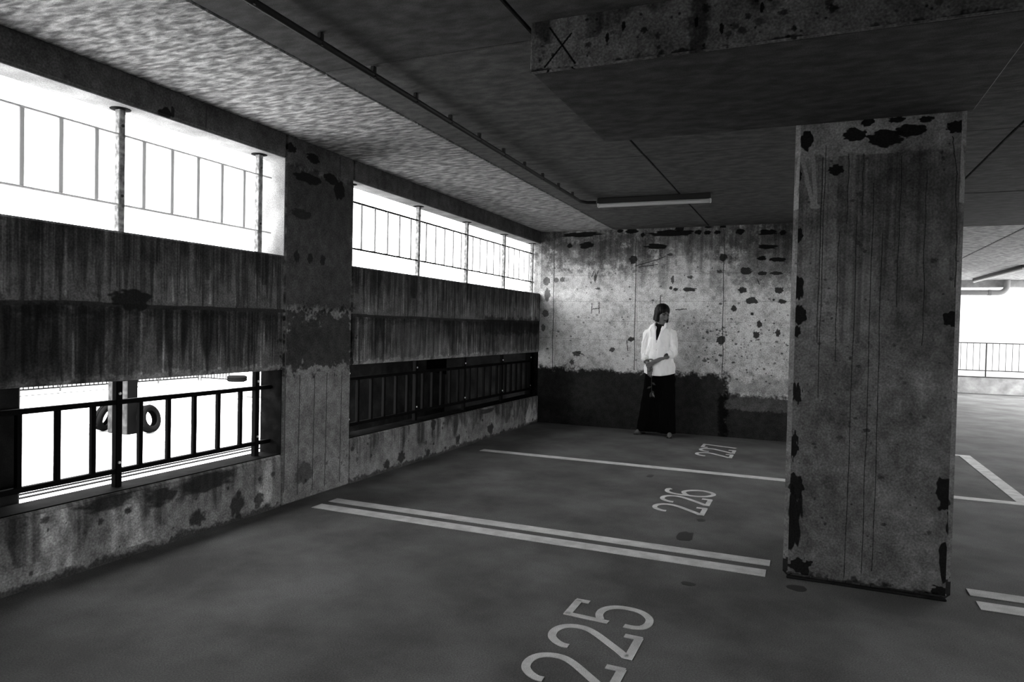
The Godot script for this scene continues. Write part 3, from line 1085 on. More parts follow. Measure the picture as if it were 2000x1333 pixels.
func build_yard() -> void:
	var y := FLOOR_OUT
	# pillar with two tyres
	var t := thing("deck_pillar", "grey concrete pillar outside between two leaning tyres", "pillar", P(-14.74, y, 11.35))
	var st := ST()
	box(st, Vector3(-0.32, 0, -0.15), Vector3(0.32, 3.4, 0.15), 0.02)
	obj("shaft", st, M.deck_pillar, t)
	st = ST()
	box(st, Vector3(0.3205, 0, -0.13), Vector3(0.332, 3.4, 0.13), 0.002)
	obj("shade_strip", st, M.rubber, t)  # dark strip standing in for shade on the side facing the building
	var tm := tyre_mesh(0.33, 0.2)
	var tl := mesh_node("car_tyre", tm, M.rubber)
	tl.transform = Transform3D(Basis(Vector3.UP, deg_to_rad(20)) * Basis(Vector3(0, 0, 1), deg_to_rad(76)), P(-15.3, y + 0.338, 11.33))
	tag(tl, "black tyre leaning on the left side of the outdoor pillar", "tyre", "tyres on the outdoor deck")
	var tr := mesh_node("car_tyre", tm, M.rubber)
	tr.transform = Transform3D(Basis(Vector3.UP, deg_to_rad(14)) * Basis(Vector3(0, 0, 1), deg_to_rad(-78)), P(-14.25, y + 0.338, 11.66))
	tag(tr, "black tyre leaning on the right side of the outdoor pillar", "tyre", "tyres on the outdoor deck")
	var bag := ST()
	lathe(bag, [Vector2(0, 0.27), Vector2(0.05, 0.25), Vector2(0.1, 0.16), Vector2(0.13, 0.05), Vector2(0.12, 0.0), Vector2(0, 0)], 9, Transform3D(Basis.IDENTITY.scaled(Vector3(1, 1, 0.7)), P(-15.2, y, 10.8)))
	tag(obj("rubble_sack", bag, plain(0.6, 0.9)), "pale sack lump lying before the left tyre outside", "sack")
	# a stack of white painted tyres with a black one on top
	var sx := -18.14
	var sz := 18.3
	var wm := plain(0.8, 0.8)
	for k in 4:
		var w := mesh_node("car_tyre", tm, wm if k < 3 else M.rubber)
		w.transform = Transform3D(Basis(Vector3.UP, 0.4 * k), P(sx + 0.02 * (k % 2), y + 0.1 + 0.2 * k, sz - 0.03 * (k % 3)))
		tag(w, ["white painted tyre at the bottom of the outdoor stack", "second white painted tyre from the ground in the outdoor stack", "white painted tyre right below the black tyre of the outdoor stack", "black tyre lying on top of the white stack outside"][k], "tyre", "tyres on the outdoor deck")
	var blk := thing("concrete_block", "tall white painted concrete block behind the stacked tyres outside", "block", P(-18.2, y, 19.1))
	st = ST()
	box(st, Vector3(-0.75, 0, -0.25), Vector3(0.5, 1.5, 0.25), 0.03)
	obj("body", st, wm, blk)
	st = ST()
	box(st, Vector3(-0.78, 1.501, -0.28), Vector3(0.53, 1.55, 0.28), 0.01)
	obj("cap", st, M.kerb, blk)
	var drum := thing("pale_drum", "pale drum standing right of the stacked tyres outside", "drum", P(-17.3, y, 18.9))
	st = ST()
	lathe(st, [Vector2(0, 0.5), Vector2(0.2, 0.5), Vector2(0.21, 0.49), Vector2(0.2, 0.48), Vector2(0.2, 0.3), Vector2(0.21, 0.29), Vector2(0.2, 0.28), Vector2(0.2, 0.02), Vector2(0.21, 0.0), Vector2(0, 0)], 24, Transform3D.IDENTITY)
	obj("shell", st, plain(0.6, 0.7), drum)
	st = ST()
	lathe(st, [Vector2(0, 0.515), Vector2(0.18, 0.515), Vector2(0.19, 0.5)], 24, Transform3D.IDENTITY)
	obj("lid", st, plain(0.5, 0.6), drum)
	# fences on the kerb
	deck_fence("white barred fence along the far side of the outdoor deck", P(-24.6, y + 0.03, -6.0), P(-24.6, y + 0.03, 22.6))
	deck_fence("barred fence closing the end of the outdoor deck behind the stack", P(-24.45, y + 0.03, 22.6), P(-8.0, y + 0.03, 22.6))
	# slot drain on the deck
	var dr := thing("slot_drain", "narrow slot drain running across the outdoor deck below the railing", "drain", P(-11.0, y, 8.0))
	for x in [-10.62, -10.84]:
		st = ST()
		B(st, x - 0.045, x + 0.045, y, y + 0.012, -6.0, 11.6, 0.003)
		obj("edge_strip", st, M.rubber, dr, -dr.position)
	# the ramp wall that darkens the second low opening, and the pier beside the first
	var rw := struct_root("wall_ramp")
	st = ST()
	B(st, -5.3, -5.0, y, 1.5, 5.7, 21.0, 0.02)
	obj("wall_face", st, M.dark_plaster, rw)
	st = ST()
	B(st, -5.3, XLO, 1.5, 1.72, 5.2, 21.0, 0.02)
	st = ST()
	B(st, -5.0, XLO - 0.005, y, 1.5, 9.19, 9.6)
	obj("added_end_wall", st, M.dark_plaster, rw)  # unseen wall added to block a bright sliver of sky
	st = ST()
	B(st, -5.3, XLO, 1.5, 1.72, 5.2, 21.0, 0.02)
	obj("added_ramp_slab", st, M.dark_plaster, rw)  # unseen slab added over the gap to keep it dark
	st = ST()
	var a := P(-4.98, 0.95, 8.6)
	var b := P(-4.98, 0.3, 13.0)
	for q in [[0.0, 0.09]]:
		quad(st, a, b, b - Vector3(0, 0.25, 0), a - Vector3(0, 0.25, 0), Vector3.RIGHT)
		quad(st, a, b, b - Vector3(q[1], 0, 0), a - Vector3(q[1], 0, 0), Vector3.UP)
	obj("ramp_kerb", st, M.rubber, rw)
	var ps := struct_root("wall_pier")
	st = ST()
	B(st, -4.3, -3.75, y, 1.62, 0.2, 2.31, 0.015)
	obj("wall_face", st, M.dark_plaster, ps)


func deck_fence(label: String, a: Vector3, b: Vector3) -> void:
	var t := thing("deck_fence", label, "fence", a)
	var L := (b - a).length()
	var d := (b - a) / L
	t.rotation.y = atan2(-d.z, d.x)
	var st := ST()
	for y in [0.14, 1.05]:
		st = ST()
		box(st, Vector3(0, y - 0.025, -0.015), Vector3(L, y + 0.025, 0.015), 0.003)
		obj("rail", st, M.black_metal, t)
	var n := int(L / 1.95)
	var pm: ArrayMesh
	st = ST()
	box(st, Vector3(-0.025, 0, -0.025), Vector3(0.025, 1.08, 0.025), 0.004)
	box(st, Vector3(-0.06, 0, -0.06), Vector3(0.06, 0.015, 0.06), 0.003)
	pm = st.commit()
	for k in n + 1:
		mesh_node("post", pm, M.dark_steel, t, Vector3(L * k / n, 0, 0))
	st = ST()
	box(st, Vector3(-0.015, 0.14, -0.01), Vector3(0.015, 1.05, 0.01))
	var bm := st.commit()
	var nb := int(L / 0.17)
	for k in nb:
		mesh_node("baluster", bm, M.black_metal, t, Vector3(L * (k + 0.5) / nb, 0, 0))


# ==================================================================== the woman
class Field:
	# a distance grid: shapes are joined with a smooth minimum, then meshed as surface nets
	var o: Vector3
	var c: float
	var nx: int
	var ny: int
	var nz: int
	var d: PackedFloat32Array

	func _init(lo: Vector3, hi: Vector3, cell: float) -> void:
		o = lo
		c = cell
		nx = int((hi.x - lo.x) / c) + 2
		ny = int((hi.y - lo.y) / c) + 2
		nz = int((hi.z - lo.z) / c) + 2
		d = PackedFloat32Array()
		d.resize(nx * ny * nz)
		d.fill(1.0)

	func cap(a: Vector3, b: Vector3, ra: float, rb: float, k := 0.02, fz := 1.0) -> void:
		# a tapered capsule; fz > 1 flattens it front to back
		var r := maxf(ra, rb) + k + 2.5 * c
		var lo := (a.min(b) - Vector3.ONE * r - o) / c
		var hi := (a.max(b) + Vector3.ONE * r - o) / c
		var ab := Vector3(b.x - a.x, b.y - a.y, (b.z - a.z) * fz)
		var l2 := maxf(ab.length_squared(), 1e-9)
		var x0 := maxi(0, int(lo.x))
		var x1 := mini(nx, int(hi.x) + 2)
		for z in range(maxi(0, int(lo.z)), mini(nz, int(hi.z) + 2)):
			var pz := (o.z + z * c - a.z) * fz
			for y in range(maxi(0, int(lo.y)), mini(ny, int(hi.y) + 2)):
				var py := o.y + y * c - a.y
				var row := (z * ny + y) * nx
				for x in range(x0, x1):
					var p := Vector3(o.x + x * c - a.x, py, pz)
					var t := clampf(p.dot(ab) / l2, 0.0, 1.0)
					var e := (p - ab * t).length() - lerpf(ra, rb, t)
					var i := row + x
					var f := d[i]
					var hh := maxf(k - absf(f - e), 0.0) / k
					d[i] = minf(f, e) - hh * hh * k * 0.25

	func ell(m: Vector3, r: Vector3, bs := Basis.IDENTITY, k := 0.015, carve := false) -> void:
		# an ellipsoid, added or carved away
		var rr := maxf(r.x, maxf(r.y, r.z))
		var reach := rr + k + 2.5 * c
		var lo := (m - Vector3.ONE * reach - o) / c
		var hi := (m + Vector3.ONE * reach - o) / c
		var inv := bs.transposed()
		var rmin := minf(r.x, minf(r.y, r.z))
		for z in range(maxi(0, int(lo.z)), mini(nz, int(hi.z) + 2)):
			for y in range(maxi(0, int(lo.y)), mini(ny, int(hi.y) + 2)):
				var row := (z * ny + y) * nx
				for x in range(maxi(0, int(lo.x)), mini(nx, int(hi.x) + 2)):
					var p := inv * (Vector3(o.x + x * c, o.y + y * c, o.z + z * c) - m)
					var q := p / r
					var k0 := q.length()
					var k1 := (q / r).length()
					var e := k0 * (k0 - 1.0) / k1 if k1 > 1e-6 else -rmin
					var i := row + x
					var f := d[i]
					if carve:
						var hh := maxf(k - absf(f + e), 0.0) / k
						d[i] = maxf(f, -e) + hh * hh * k * 0.25
					else:
						var hh := maxf(k - absf(f - e), 0.0) / k
						d[i] = minf(f, e) - hh * hh * k * 0.25

	func cut_below(y: float) -> void:
		for z in nz:
			for yy in ny:
				var e := y - (o.y + yy * c)
				if e < -0.1:
					continue
				for x in nx:
					var i := (z * ny + yy) * nx + x
					d[i] = maxf(d[i], e)

	func wrinkle(n: FastNoiseLite, amp: float, sc: Vector3) -> void:
		for z in nz:
			for y in ny:
				for x in nx:
					var i := (z * ny + y) * nx + x
					if absf(d[i]) < 0.05:
						d[i] += amp * n.get_noise_3d((o.x + x * c) * sc.x, (o.y + y * c) * sc.y, (o.z + z * c) * sc.z)

	func nets(st: SurfaceTool, first: int, tint: Callable) -> int:
		var at := {}
		var count := first
		var sy := nx
		var sz := nx * ny
		for z in nz - 1:
			for y in ny - 1:
				for x in nx - 1:
					var i := z * sz + y * sy + x
					var v := [d[i], d[i + 1], d[i + sy], d[i + sy + 1], d[i + sz], d[i + sz + 1], d[i + sz + sy], d[i + sz + sy + 1]]
					var neg := 0
					for q in v:
						if q < 0.0:
							neg += 1
					if neg == 0 or neg == 8:
						continue
					var s := Vector3.ZERO
					var cnt := 0
					for e in [[0, 1], [2, 3], [4, 5], [6, 7], [0, 2], [1, 3], [4, 6], [5, 7], [0, 4], [1, 5], [2, 6], [3, 7]]:
						var a: float = v[e[0]]
						var b: float = v[e[1]]
						if (a < 0.0) != (b < 0.0):
							var t := a / (a - b)
							var pa := Vector3(e[0] & 1, (e[0] >> 1) & 1, e[0] >> 2)
							var pb := Vector3(e[1] & 1, (e[1] >> 1) & 1, e[1] >> 2)
							s += pa.lerp(pb, t)
							cnt += 1
					var p := o + (Vector3(x, y, z) + s / cnt) * c
					var g := Vector3(v[1] + v[3] + v[5] + v[7] - v[0] - v[2] - v[4] - v[6], v[2] + v[3] + v[6] + v[7] - v[0] - v[1] - v[4] - v[5], v[4] + v[5] + v[6] + v[7] - v[0] - v[1] - v[2] - v[3])
					st.set_normal(g.normalized())
					st.set_color(tint.call(p))
					st.set_uv(Vector2(p.x, p.y))
					st.add_vertex(p)
					at[i] = count
					count += 1
		for i in at:
			var a0 := d[i] < 0.0
			for ax in [[1, sy, sz], [sy, sz, 1], [sz, 1, sy]]:
				var b0: bool = d[i + ax[0]] < 0.0
				if a0 == b0:
					continue
				var k1: int = i - ax[1]
				var k2: int = i - ax[2]
				var k3: int = i - ax[1] - ax[2]
				if not (at.has(k1) and at.has(k2) and at.has(k3)):
					continue
				var q := [at[i], at[k1], at[k3], at[k2]]
				var order := [0, 1, 2, 0, 2, 3] if not a0 else [0, 2, 1, 0, 3, 2]
				for w in order:
					st.add_index(q[w])
		return count


func skin_tint(p: Vector3) -> Color:
	return Color(0.15, 0.15, 0.15)


var hb: Basis
var ho: Vector3


func face_tint(p: Vector3) -> Color:
	var q := hb.transposed() * (p - ho)
	var s := 0.15
	if q.z > 0.03:
		var ax := absf(q.x)
		if absf(q.y + 0.069) < 0.006 and ax < 0.019:
			s = 0.05
		if absf(q.y - 0.026 + ax * 0.08) < 0.005 and ax > 0.014 and ax < 0.05:
			s = 0.03
		if absf(q.y + 0.0) < 0.007 and absf(ax - 0.032) < 0.015:
			s = 0.03
	return grey(s)


func H(x: float, y: float, z: float) -> Vector3:
	return ho + hb * Vector3(x, y, z)


func finger(f: Field, pts: Array, r0: float, r1: float) -> void:
	for i in pts.size() - 1:
		var a := float(i) / (pts.size() - 1)
		var b := float(i + 1) / (pts.size() - 1)
		f.cap(pts[i], pts[i + 1], lerpf(r0, r1, a), lerpf(r0, r1, b), 0.003)


func build_person() -> void:
	var base := P(-1.70, 0.0, 8.86)
	var t := thing("person", "woman with dark bob in a loose white shirt standing by the back wall", "person", base)
	var skin := StandardMaterial3D.new()
	skin.vertex_color_use_as_albedo = true
	skin.roughness = 0.6
	skin.metallic_specular = 0.3
	var white := func(_p: Vector3) -> Color: return Color.WHITE
	hb = Basis.from_euler(Vector3(deg_to_rad(14), deg_to_rad(46), deg_to_rad(-3)), EULER_ORDER_YXZ)
	ho = Vector3(-0.004, 1.562, 0.0)
	# ------------------------------------------------ body: one surface
	var st := ST()
	var f := Field.new(Vector3(-0.36, -0.01, -0.26), Vector3(0.28, 1.52, 0.26), 0.011)
	f.cap(Vector3(-0.012, 1.49, -0.005), Vector3(-0.03, 1.34, -0.02), 0.047, 0.053, 0.03)
	f.cap(Vector3(-0.16, 1.285, -0.01), Vector3(0.1, 1.29, -0.01), 0.045, 0.045, 0.05)
	f.cap(Vector3(-0.03, 1.28, -0.01), Vector3(-0.02, 1.05, 0.0), 0.11, 0.1, 0.05, 1.5)
	f.cap(Vector3(-0.02, 1.05, 0.0), Vector3(-0.015, 0.86, 0.0), 0.105, 0.14, 0.05, 1.3)
	f.cap(Vector3(-0.183, 1.275, 0.0), Vector3(-0.222, 1.07, 0.0), 0.044, 0.037, 0.03)
	f.cap(Vector3(-0.222, 1.07, 0.0), Vector3(-0.135, 0.915, 0.145), 0.036, 0.024, 0.02)
	f.cap(Vector3(0.12, 1.28, 0.0), Vector3(0.15, 1.06, 0.045), 0.044, 0.038, 0.03)
	f.cap(Vector3(0.15, 1.06, 0.045), Vector3(-0.045, 0.955, 0.175), 0.038, 0.025, 0.02)
	f.cap(Vector3(-0.095, 0.85, 0.0), Vector3(-0.16, 0.47, -0.02), 0.085, 0.052, 0.04)
	f.cap(Vector3(-0.16, 0.47, -0.02), Vector3(-0.235, 0.08, -0.1), 0.052, 0.034, 0.03)
	f.cap(Vector3(0.065, 0.85, 0.0), Vector3(0.085, 0.47, 0.0), 0.085, 0.052, 0.04)
	f.cap(Vector3(0.085, 0.47, 0.0), Vector3(0.12, 0.08, -0.02), 0.052, 0.034, 0.03)
	f.cap(Vector3(-0.235, 0.07, -0.1), Vector3(-0.28, 0.035, 0.03), 0.034, 0.024, 0.03)
	f.cap(Vector3(-0.28, 0.035, 0.03), Vector3(-0.295, 0.025, 0.075), 0.024, 0.017, 0.02)
	f.cap(Vector3(0.12, 0.07, -0.02), Vector3(0.143, 0.035, 0.11), 0.034, 0.024, 0.03)
	f.cap(Vector3(0.143, 0.035, 0.11), Vector3(0.15, 0.025, 0.16), 0.024, 0.017, 0.02)
	var n := f.nets(st, 0, skin_tint)
	# head
	var g := Field.new(Vector3(-0.14, 1.41, -0.14), Vector3(0.15, 1.70, 0.15), 0.0045)
	g.ell(H(0, 0.028, -0.012), Vector3(0.073, 0.085, 0.09), hb, 0.02)
	g.ell(H(0, -0.03, 0.025), Vector3(0.058, 0.078, 0.066), hb, 0.025)
	g.ell(H(0, -0.098, 0.052), Vector3(0.026, 0.02, 0.026), hb, 0.03)
	g.cap(H(0.045, -0.07, 0.0), H(0.012, -0.1, 0.05), 0.016, 0.014, 0.03)
	g.cap(H(-0.045, -0.07, 0.0), H(-0.012, -0.1, 0.05), 0.016, 0.014, 0.03)
	for s in [-1.0, 1.0]:
		g.ell(H(0.031 * s, 0.002, 0.092), Vector3(0.017, 0.012, 0.014), hb, 0.012, true)
		g.ell(H(0.031 * s, 0.0, 0.076), Vector3(0.0125, 0.0105, 0.011), hb, 0.004)
		g.cap(H(0.014 * s, 0.021, 0.09), H(0.046 * s, 0.018, 0.073), 0.007, 0.006, 0.012)
		g.ell(H(0.036 * s, -0.032, 0.06), Vector3(0.022, 0.02, 0.02), hb, 0.02)
		g.ell(H(0.07 * s, -0.012, -0.005), Vector3(0.008, 0.03, 0.018), hb, 0.008)
		g.ell(H(0.01 * s, -0.042, 0.094), Vector3(0.008, 0.007, 0.009), hb, 0.006)
	g.cap(H(0, 0.012, 0.087), H(0, -0.034, 0.108), 0.007, 0.0105, 0.012)
	g.ell(H(0, -0.063, 0.087), Vector3(0.022, 0.006, 0.01), hb, 0.006)
	g.ell(H(0, -0.074, 0.085), Vector3(0.018, 0.007, 0.01), hb, 0.006)
	g.cap(H(0, -0.06, -0.015), Vector3(-0.018, 1.44, -0.008), 0.046, 0.047, 0.03)
	n = g.nets(st, n, face_tint)
	# her left hand closed round the right wrist
	var hf := Field.new(Vector3(-0.2, 0.84, 0.08), Vector3(-0.01, 1.0, 0.25), 0.0035)
	var wr := Vector3(-0.045, 0.955, 0.175)
	hf.cap(wr + Vector3(0.03, 0.016, -0.02), wr, 0.026, 0.024, 0.01)
	hf.cap(wr, Vector3(-0.083, 0.935, 0.187), 0.022, 0.022, 0.02, 1.3)
	hf.cap(Vector3(-0.075, 0.95, 0.19), Vector3(-0.1, 0.94, 0.186), 0.014, 0.013, 0.016)
	hf.cap(Vector3(-0.07, 0.922, 0.187), Vector3(-0.095, 0.905, 0.184), 0.014, 0.012, 0.016)
	for k in 4:
		var yy := 0.945 - 0.0185 * k
		var ln: float = [0.95, 1.05, 1.0, 0.82][k]
		finger(hf, [Vector3(-0.098, yy, 0.188), Vector3(-0.098 - 0.034 * ln, yy - 0.008, 0.186), Vector3(-0.098 - 0.058 * ln, yy - 0.014, 0.166), Vector3(-0.098 - 0.062 * ln, yy - 0.017, 0.143)], 0.0092, 0.0072)
	finger(hf, [Vector3(-0.062, 0.965, 0.185), Vector3(-0.09, 0.978, 0.172), Vector3(-0.117, 0.978, 0.152), Vector3(-0.13, 0.972, 0.135)], 0.0115, 0.008)
	n = hf.nets(st, n, skin_tint)
	# her right hand, hanging and holding the stem
	var kf := Field.new(Vector3(-0.19, 0.73, 0.08), Vector3(-0.05, 0.94, 0.22), 0.0035)
	kf.cap(Vector3(-0.15, 0.94, 0.12), Vector3(-0.13, 0.9, 0.148), 0.025, 0.023, 0.01)
	kf.cap(Vector3(-0.13, 0.9, 0.148), Vector3(-0.118, 0.845, 0.155), 0.022, 0.024, 0.02, 1.2)
	kf.cap(Vector3(-0.134, 0.87, 0.15), Vector3(-0.138, 0.833, 0.152), 0.014, 0.012, 0.014)
	kf.cap(Vector3(-0.108, 0.87, 0.15), Vector3(-0.094, 0.833, 0.152), 0.014, 0.012, 0.014)
	for k in 4:
		var xx := -0.14 + 0.0165 * k
		var ln: float = [0.8, 0.98, 1.05, 0.95][k]
		finger(kf, [Vector3(xx, 0.835, 0.154), Vector3(xx + 0.003, 0.835 - 0.036 * ln, 0.163), Vector3(xx + 0.006, 0.835 - 0.062 * ln, 0.158), Vector3(xx + 0.008, 0.835 - 0.076 * ln, 0.145)], 0.009, 0.007)
	finger(kf, [Vector3(-0.1, 0.885, 0.152), Vector3(-0.083, 0.86, 0.168), Vector3(-0.083, 0.832, 0.178), Vector3(-0.088, 0.812, 0.18)], 0.011, 0.008)
	n = kf.nets(st, n, skin_tint)
	obj("body", st, skin, t)
	# ------------------------------------------------ hair
	st = ST()
	var hr := Field.new(Vector3(-0.16, 1.40, -0.16), Vector3(0.17, 1.72, 0.17), 0.005)
	hr.ell(H(0, 0.04, -0.016), Vector3(0.088, 0.088, 0.103), hb, 0.02)
	hr.cap(H(0.0, 0.0, -0.05), H(0, -0.085, -0.055), 0.075, 0.07, 0.03)
	hr.cap(H(-0.066, 0.03, 0.0), H(-0.07, -0.09, 0.012), 0.028, 0.03, 0.025)
	hr.cap(H(0.066, 0.03, 0.0), H(0.07, -0.09, 0.012), 0.028, 0.03, 0.025)
	hr.ell(H(0, -0.045, 0.1), Vector3(0.052, 0.088, 0.085), hb, 0.012, true)
	hr.ell(H(0, -0.06, 0.05), Vector3(0.05, 0.06, 0.06), hb, 0.01, true)
	hr.ell(H(0, -0.15, 0.0), Vector3(0.2, 0.042, 0.2), hb, 0.006, true)
	var hn := FastNoiseLite.new()
	hn.seed = 4
	hn.frequency = 1.0
	hr.wrinkle(hn, 0.004, Vector3(60, 8, 60))
	hr.nets(st, 0, white)
	var hm := plain(0.045, 0.5, 0.0, 0.3)
	obj("hair", st, hm, t)
	# ------------------------------------------------ black top under the shirt
	st = ST()
	var tp := Field.new(Vector3(-0.16, 1.1, -0.14), Vector3(0.12, 1.47, 0.14), 0.007)
	tp.cap(Vector3(-0.03, 1.30, 0.0), Vector3(-0.03, 1.15, 0.01), 0.12, 0.12, 0.03, 1.25)
	tp.cap(Vector3(-0.026, 1.395, -0.015), Vector3(-0.03, 1.33, -0.012), 0.06, 0.07, 0.03)
	tp.nets(st, 0, white)
	obj("undershirt", st, plain(0.06, 0.9), t)
	# ------------------------------------------------ shirt
	st = ST()
	var sh := Field.new(Vector3(-0.33, 0.74, -0.2), Vector3(0.26, 1.47, 0.22), 0.009)
	sh.cap(Vector3(-0.175, 1.295, -0.005), Vector3(-0.04, 1.345, -0.01), 0.062, 0.062, 0.04)
	sh.cap(Vector3(-0.03, 1.345, -0.01), Vector3(0.11, 1.3, -0.005), 0.062, 0.062, 0.04)
	sh.cap(Vector3(-0.075, 1.39, -0.025), Vector3(0.03, 1.39, -0.025), 0.05, 0.05, 0.05)
	sh.cap(Vector3(-0.035, 1.29, 0.0), Vector3(-0.025, 1.05, 0.01), 0.152, 0.162, 0.05, 1.25)
	sh.cap(Vector3(-0.025, 1.05, 0.01), Vector3(-0.02, 0.84, 0.01), 0.162, 0.185, 0.05, 1.2)
	sh.cap(Vector3(-0.02, 0.84, 0.01), Vector3(-0.016, 0.72, 0.01), 0.185, 0.192, 0.05, 1.2)
	# sleeves
	sh.cap(Vector3(-0.188, 1.283, 0.0), Vector3(-0.215, 1.09, 0.005), 0.062, 0.054, 0.02)
	sh.cap(Vector3(-0.215, 1.09, 0.005), Vector3(-0.186, 0.985, 0.075), 0.054, 0.05, 0.015)
	sh.cap(Vector3(-0.191, 1.0, 0.068), Vector3(-0.182, 0.975, 0.083), 0.053, 0.054, 0.006)
	sh.cap(Vector3(0.122, 1.29, 0.0), Vector3(0.142, 1.1, 0.03), 0.062, 0.055, 0.02)
	sh.cap(Vector3(0.143, 1.12, 0.027), Vector3(0.147, 1.062, 0.04), 0.058, 0.058, 0.02)
	sh.cap(Vector3(0.147, 1.062, 0.04), Vector3(0.104, 1.043, 0.075), 0.057, 0.054, 0.006)
	# open neck: a wedge down to the first closed button
	sh.cap(Vector3(-0.022, 1.47, 0.08), Vector3(-0.03, 1.34, 0.1), 0.0, 0.0, 0.001)
	var cn := FastNoiseLite.new()
	cn.seed = 9
	cn.frequency = 1.0
	cn.fractal_octaves = 2
	sh.wrinkle(cn, 0.016, Vector3(17, 8, 15))
	sh.ell(Vector3(-0.024, 1.43, 0.02), Vector3(0.062, 0.085, 0.075), Basis.IDENTITY, 0.008, true)
	for k in 8:
		var yy := 1.39 - 0.021 * k
		sh.ell(Vector3(-0.028 - 0.0025 * k, yy, 0.135), Vector3(0.05 - 0.0055 * k, 0.03, 0.075), Basis.IDENTITY, 0.004, true)
	# hollow ends of the rolled sleeves
	sh.ell(Vector3(-0.172, 0.955, 0.1), Vector3(0.04, 0.03, 0.04), Basis.IDENTITY, 0.004, true)
	sh.ell(Vector3(0.078, 1.022, 0.103), Vector3(0.042, 0.04, 0.042), Basis.IDENTITY, 0.004, true)
	for z in sh.nz:
		for x in sh.nx:
			var px := sh.o.x + x * sh.c
			var hem := 0.772 + 0.9 * (px + 0.02) * (px + 0.02)
			for y in sh.ny:
				var py := sh.o.y + y * sh.c
				if py < 0.95:
					var i := (z * sh.ny + y) * sh.nx + x
					sh.d[i] = maxf(sh.d[i], hem - py)
	sh.nets(st, 0, white)
	var cloth := plain(0.97, 0.9, 0.0, 0.2)
	var shirt := obj("shirt", st, cloth, t)
	# collar flaps, placket and buttons
	for s in [[[Vector3(-0.09, 1.455, -0.02), Vector3(-0.086, 1.40, 0.055), Vector3(-0.062, 1.35, 0.098), Vector3(-0.078, 1.335, 0.094), Vector3(-0.115, 1.385, 0.05), Vector3(-0.108, 1.43, -0.02)]], [[Vector3(0.038, 1.45, -0.02), Vector3(0.032, 1.395, 0.055), Vector3(0.004, 1.335, 0.1), Vector3(0.03, 1.335, 0.096), Vector3(0.064, 1.385, 0.05), Vector3(0.058, 1.425, -0.02)]]]:
		st = ST()
		var q: Array = s[0]
		var nn := Vector3(0, 0.3, 1).normalized()
		for qi in q.size():
			q[qi] += Vector3(0, 0.005, 0.02)
		for e in [0.0, -0.006]:
			var r := []
			for v in q:
				r.append(v + nn * (0.006 + e))
			poly_face(st, [r[0], r[1], r[4], r[5]], nn if e == 0.0 else -nn)
			poly_face(st, [r[1], r[2], r[3], r[4]], nn if e == 0.0 else -nn)
		for i in q.size():
			var a: Vector3 = q[i]
			var b: Vector3 = q[(i + 1) % q.size()]
			quad(st, a, b, b + nn * 0.006, a + nn * 0.006, (b - a).cross(nn).normalized())
		obj("collar", st, cloth, shirt)
	for cu in [[Vector3(-0.186, 0.985, 0.077), Vector3(0.3, -0.75, 0.6), 0.056], [Vector3(0.11, 1.05, 0.07), Vector3(-0.75, -0.45, 0.5), 0.058]]:
		var ax: Vector3 = (cu[1] as Vector3).normalized()
		var sx: Vector3 = ax.cross(Vector3.FORWARD).normalized()
		st = ST()
		var cr: float = cu[2]
		lathe(st, [Vector2(cr - 0.014, 0.028), Vector2(cr - 0.002, 0.03), Vector2(cr + 0.003, 0.018), Vector2(cr + 0.001, 0.002), Vector2(cr + 0.004, -0.014), Vector2(cr - 0.002, -0.028), Vector2(cr - 0.016, -0.026), Vector2(cr - 0.012, 0.0)], 22, Transform3D(Basis(sx, ax, sx.cross(ax)), cu[0]), true)
		obj("cuff", st, cloth, shirt)
	for k in 4:
		st = ST()
		lathe(st, [Vector2(0, 0.004), Vector2(0.005, 0.004), Vector2(0.006, 0.0)], 10, Transform3D(Basis(Vector3.RIGHT, PI / 2), Vector3(-0.045 + 0.006 * k, 1.2 - 0.1 * k, 0.136 + 0.006 * k)))
		obj("button", st, plain(0.7, 0.4), shirt)
	# ------------------------------------------------ trousers
	st = ST()
	var tr := Field.new(Vector3(-0.36, 0.01, -0.28), Vector3(0.28, 0.93, 0.2), 0.012)
	tr.cap(Vector3(-0.015, 0.86, 0.0), Vector3(-0.015, 0.74, 0.0), 0.15, 0.17, 0.04, 1.3)
	tr.cap(Vector3(-0.10, 0.74, 0.0), Vector3(-0.19, 0.03, -0.06), 0.098, 0.12, 0.05)
	tr.cap(Vector3(0.075, 0.74, 0.0), Vector3(0.088, 0.03, 0.0), 0.098, 0.112, 0.05)
	tr.cap(Vector3(-0.02, 0.6, -0.02), Vector3(-0.05, 0.1, -0.05), 0.07, 0.09, 0.05)
	tr.wrinkle(cn, 0.012, Vector3(28, 3, 28))
	tr.cut_below(0.045)
	tr.nets(st, 0, white)
	obj("trousers", st, plain(0.045, 0.95, 0.0, 0.1), t)
	# ------------------------------------------------ sandals
	for s in [[Vector3(-0.235, 0, -0.12), Vector3(-0.292, 0, 0.08)], [Vector3(0.12, 0, -0.045), Vector3(0.15, 0, 0.165)]]:
		var a: Vector3 = s[0]
		var b: Vector3 = s[1]
		var dir := (b - a).normalized()
		var L := (b - a).length()
		var sd := Node3D.new()
		sd.name = "sandal"
		t.add_child(sd, true)
		sd.transform = Transform3D(Basis(dir.cross(Vector3.UP), Vector3.UP, -dir), a)
		st = ST()
		box(st, Vector3(-0.034, 0.0, -L), Vector3(0.034, 0.014, 0.0), 0.006)
		obj("sole", st, plain(0.2, 0.7), sd)
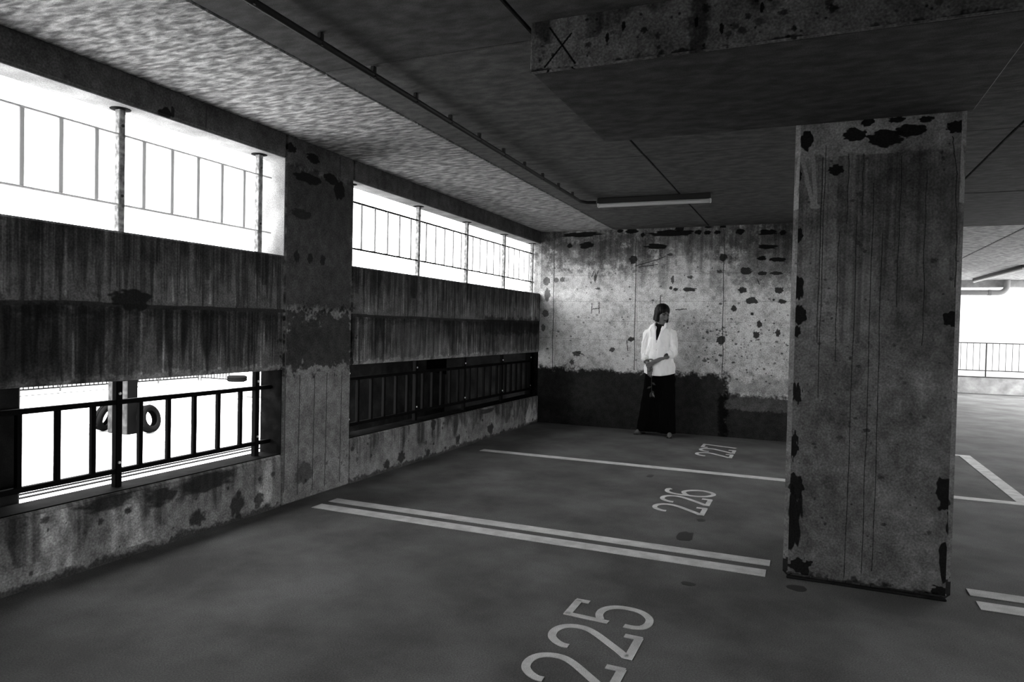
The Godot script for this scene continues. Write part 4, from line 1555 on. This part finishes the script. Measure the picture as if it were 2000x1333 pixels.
		for k in [[0.22, 0.045], [0.36, 0.05]]:
			st = ST()
			var arc := []
			for j in 9:
				var an := PI * j / 8
				arc.append(Vector3(-cos(an) * 0.033, 0.012 + sin(an) * k[1] * 0.9, -L + L * k[0]))
			tube(st, arc, 0.006, 6)
			obj("strap", st, plain(0.3, 0.5), sd)
	# ------------------------------------------------ the rose she holds
	var fl := thing("rose", "drooping rose held head down by the woman", "flower", base + Vector3(-0.085, 0.66, 0.178))
	st = ST()
	tube(st, [Vector3(0.0, 0.2, 0.006), Vector3(0.0, 0.08, 0.0), Vector3(0.004, -0.05, -0.002), Vector3(0.006, -0.1, 0.0)], 0.003, 6)
	obj("stem", st, plain(0.2, 0.7), fl)
	for k in 9:
		st = ST()
		var an := k * 2.4
		var rr := 0.012 + 0.0028 * k
		var pts := []
		for iy in 5:
			var row := []
			for ix in 5:
				var u := (ix - 2) / 2.0
				var v := iy / 4.0
				var wv := sin(PI * (0.15 + 0.75 * v))
				var ra := rr * (0.5 + 0.7 * v)
				row.append(Vector3(0.006 + cos(an + u * wv * 0.9) * ra, -0.1 - 0.055 * v + 0.008 * u * u, sin(an + u * wv * 0.9) * ra))
			pts.append(row)
		for iy in 4:
			for ix in 4:
				var p0: Vector3 = pts[iy][ix]
				var nrm := Vector3(p0.x, 0, p0.z).normalized() if Vector3(p0.x, 0, p0.z).length() > 0.001 else Vector3.RIGHT
				quad(st, pts[iy][ix], pts[iy][ix + 1], pts[iy + 1][ix + 1], pts[iy + 1][ix], nrm)
		obj("petal", st, plain(0.4 if k > 6 else 0.22, 0.8), fl)
	for k in 3:
		st = ST()
		var an := 0.5 + k * 2.3
		var d := Vector3(cos(an), -0.5, sin(an) * 0.5).normalized()
		var side := d.cross(Vector3.FORWARD).normalized()
		var a := Vector3(0.002, 0.03 - 0.05 * k, 0)
		quad(st, a, a + d * 0.03 + side * 0.014, a + d * 0.065, a + d * 0.03 - side * 0.014, Vector3(0, 0.2, 1).normalized())
		quad(st, a + Vector3(0, 0, -0.002), a + d * 0.03 + side * 0.014 + Vector3(0, 0, -0.002), a + d * 0.065 + Vector3(0, 0, -0.002), a + d * 0.03 - side * 0.014 + Vector3(0, 0, -0.002), Vector3(0, -0.2, -1).normalized())
		obj("leaf", st, plain(0.2, 0.8), fl)
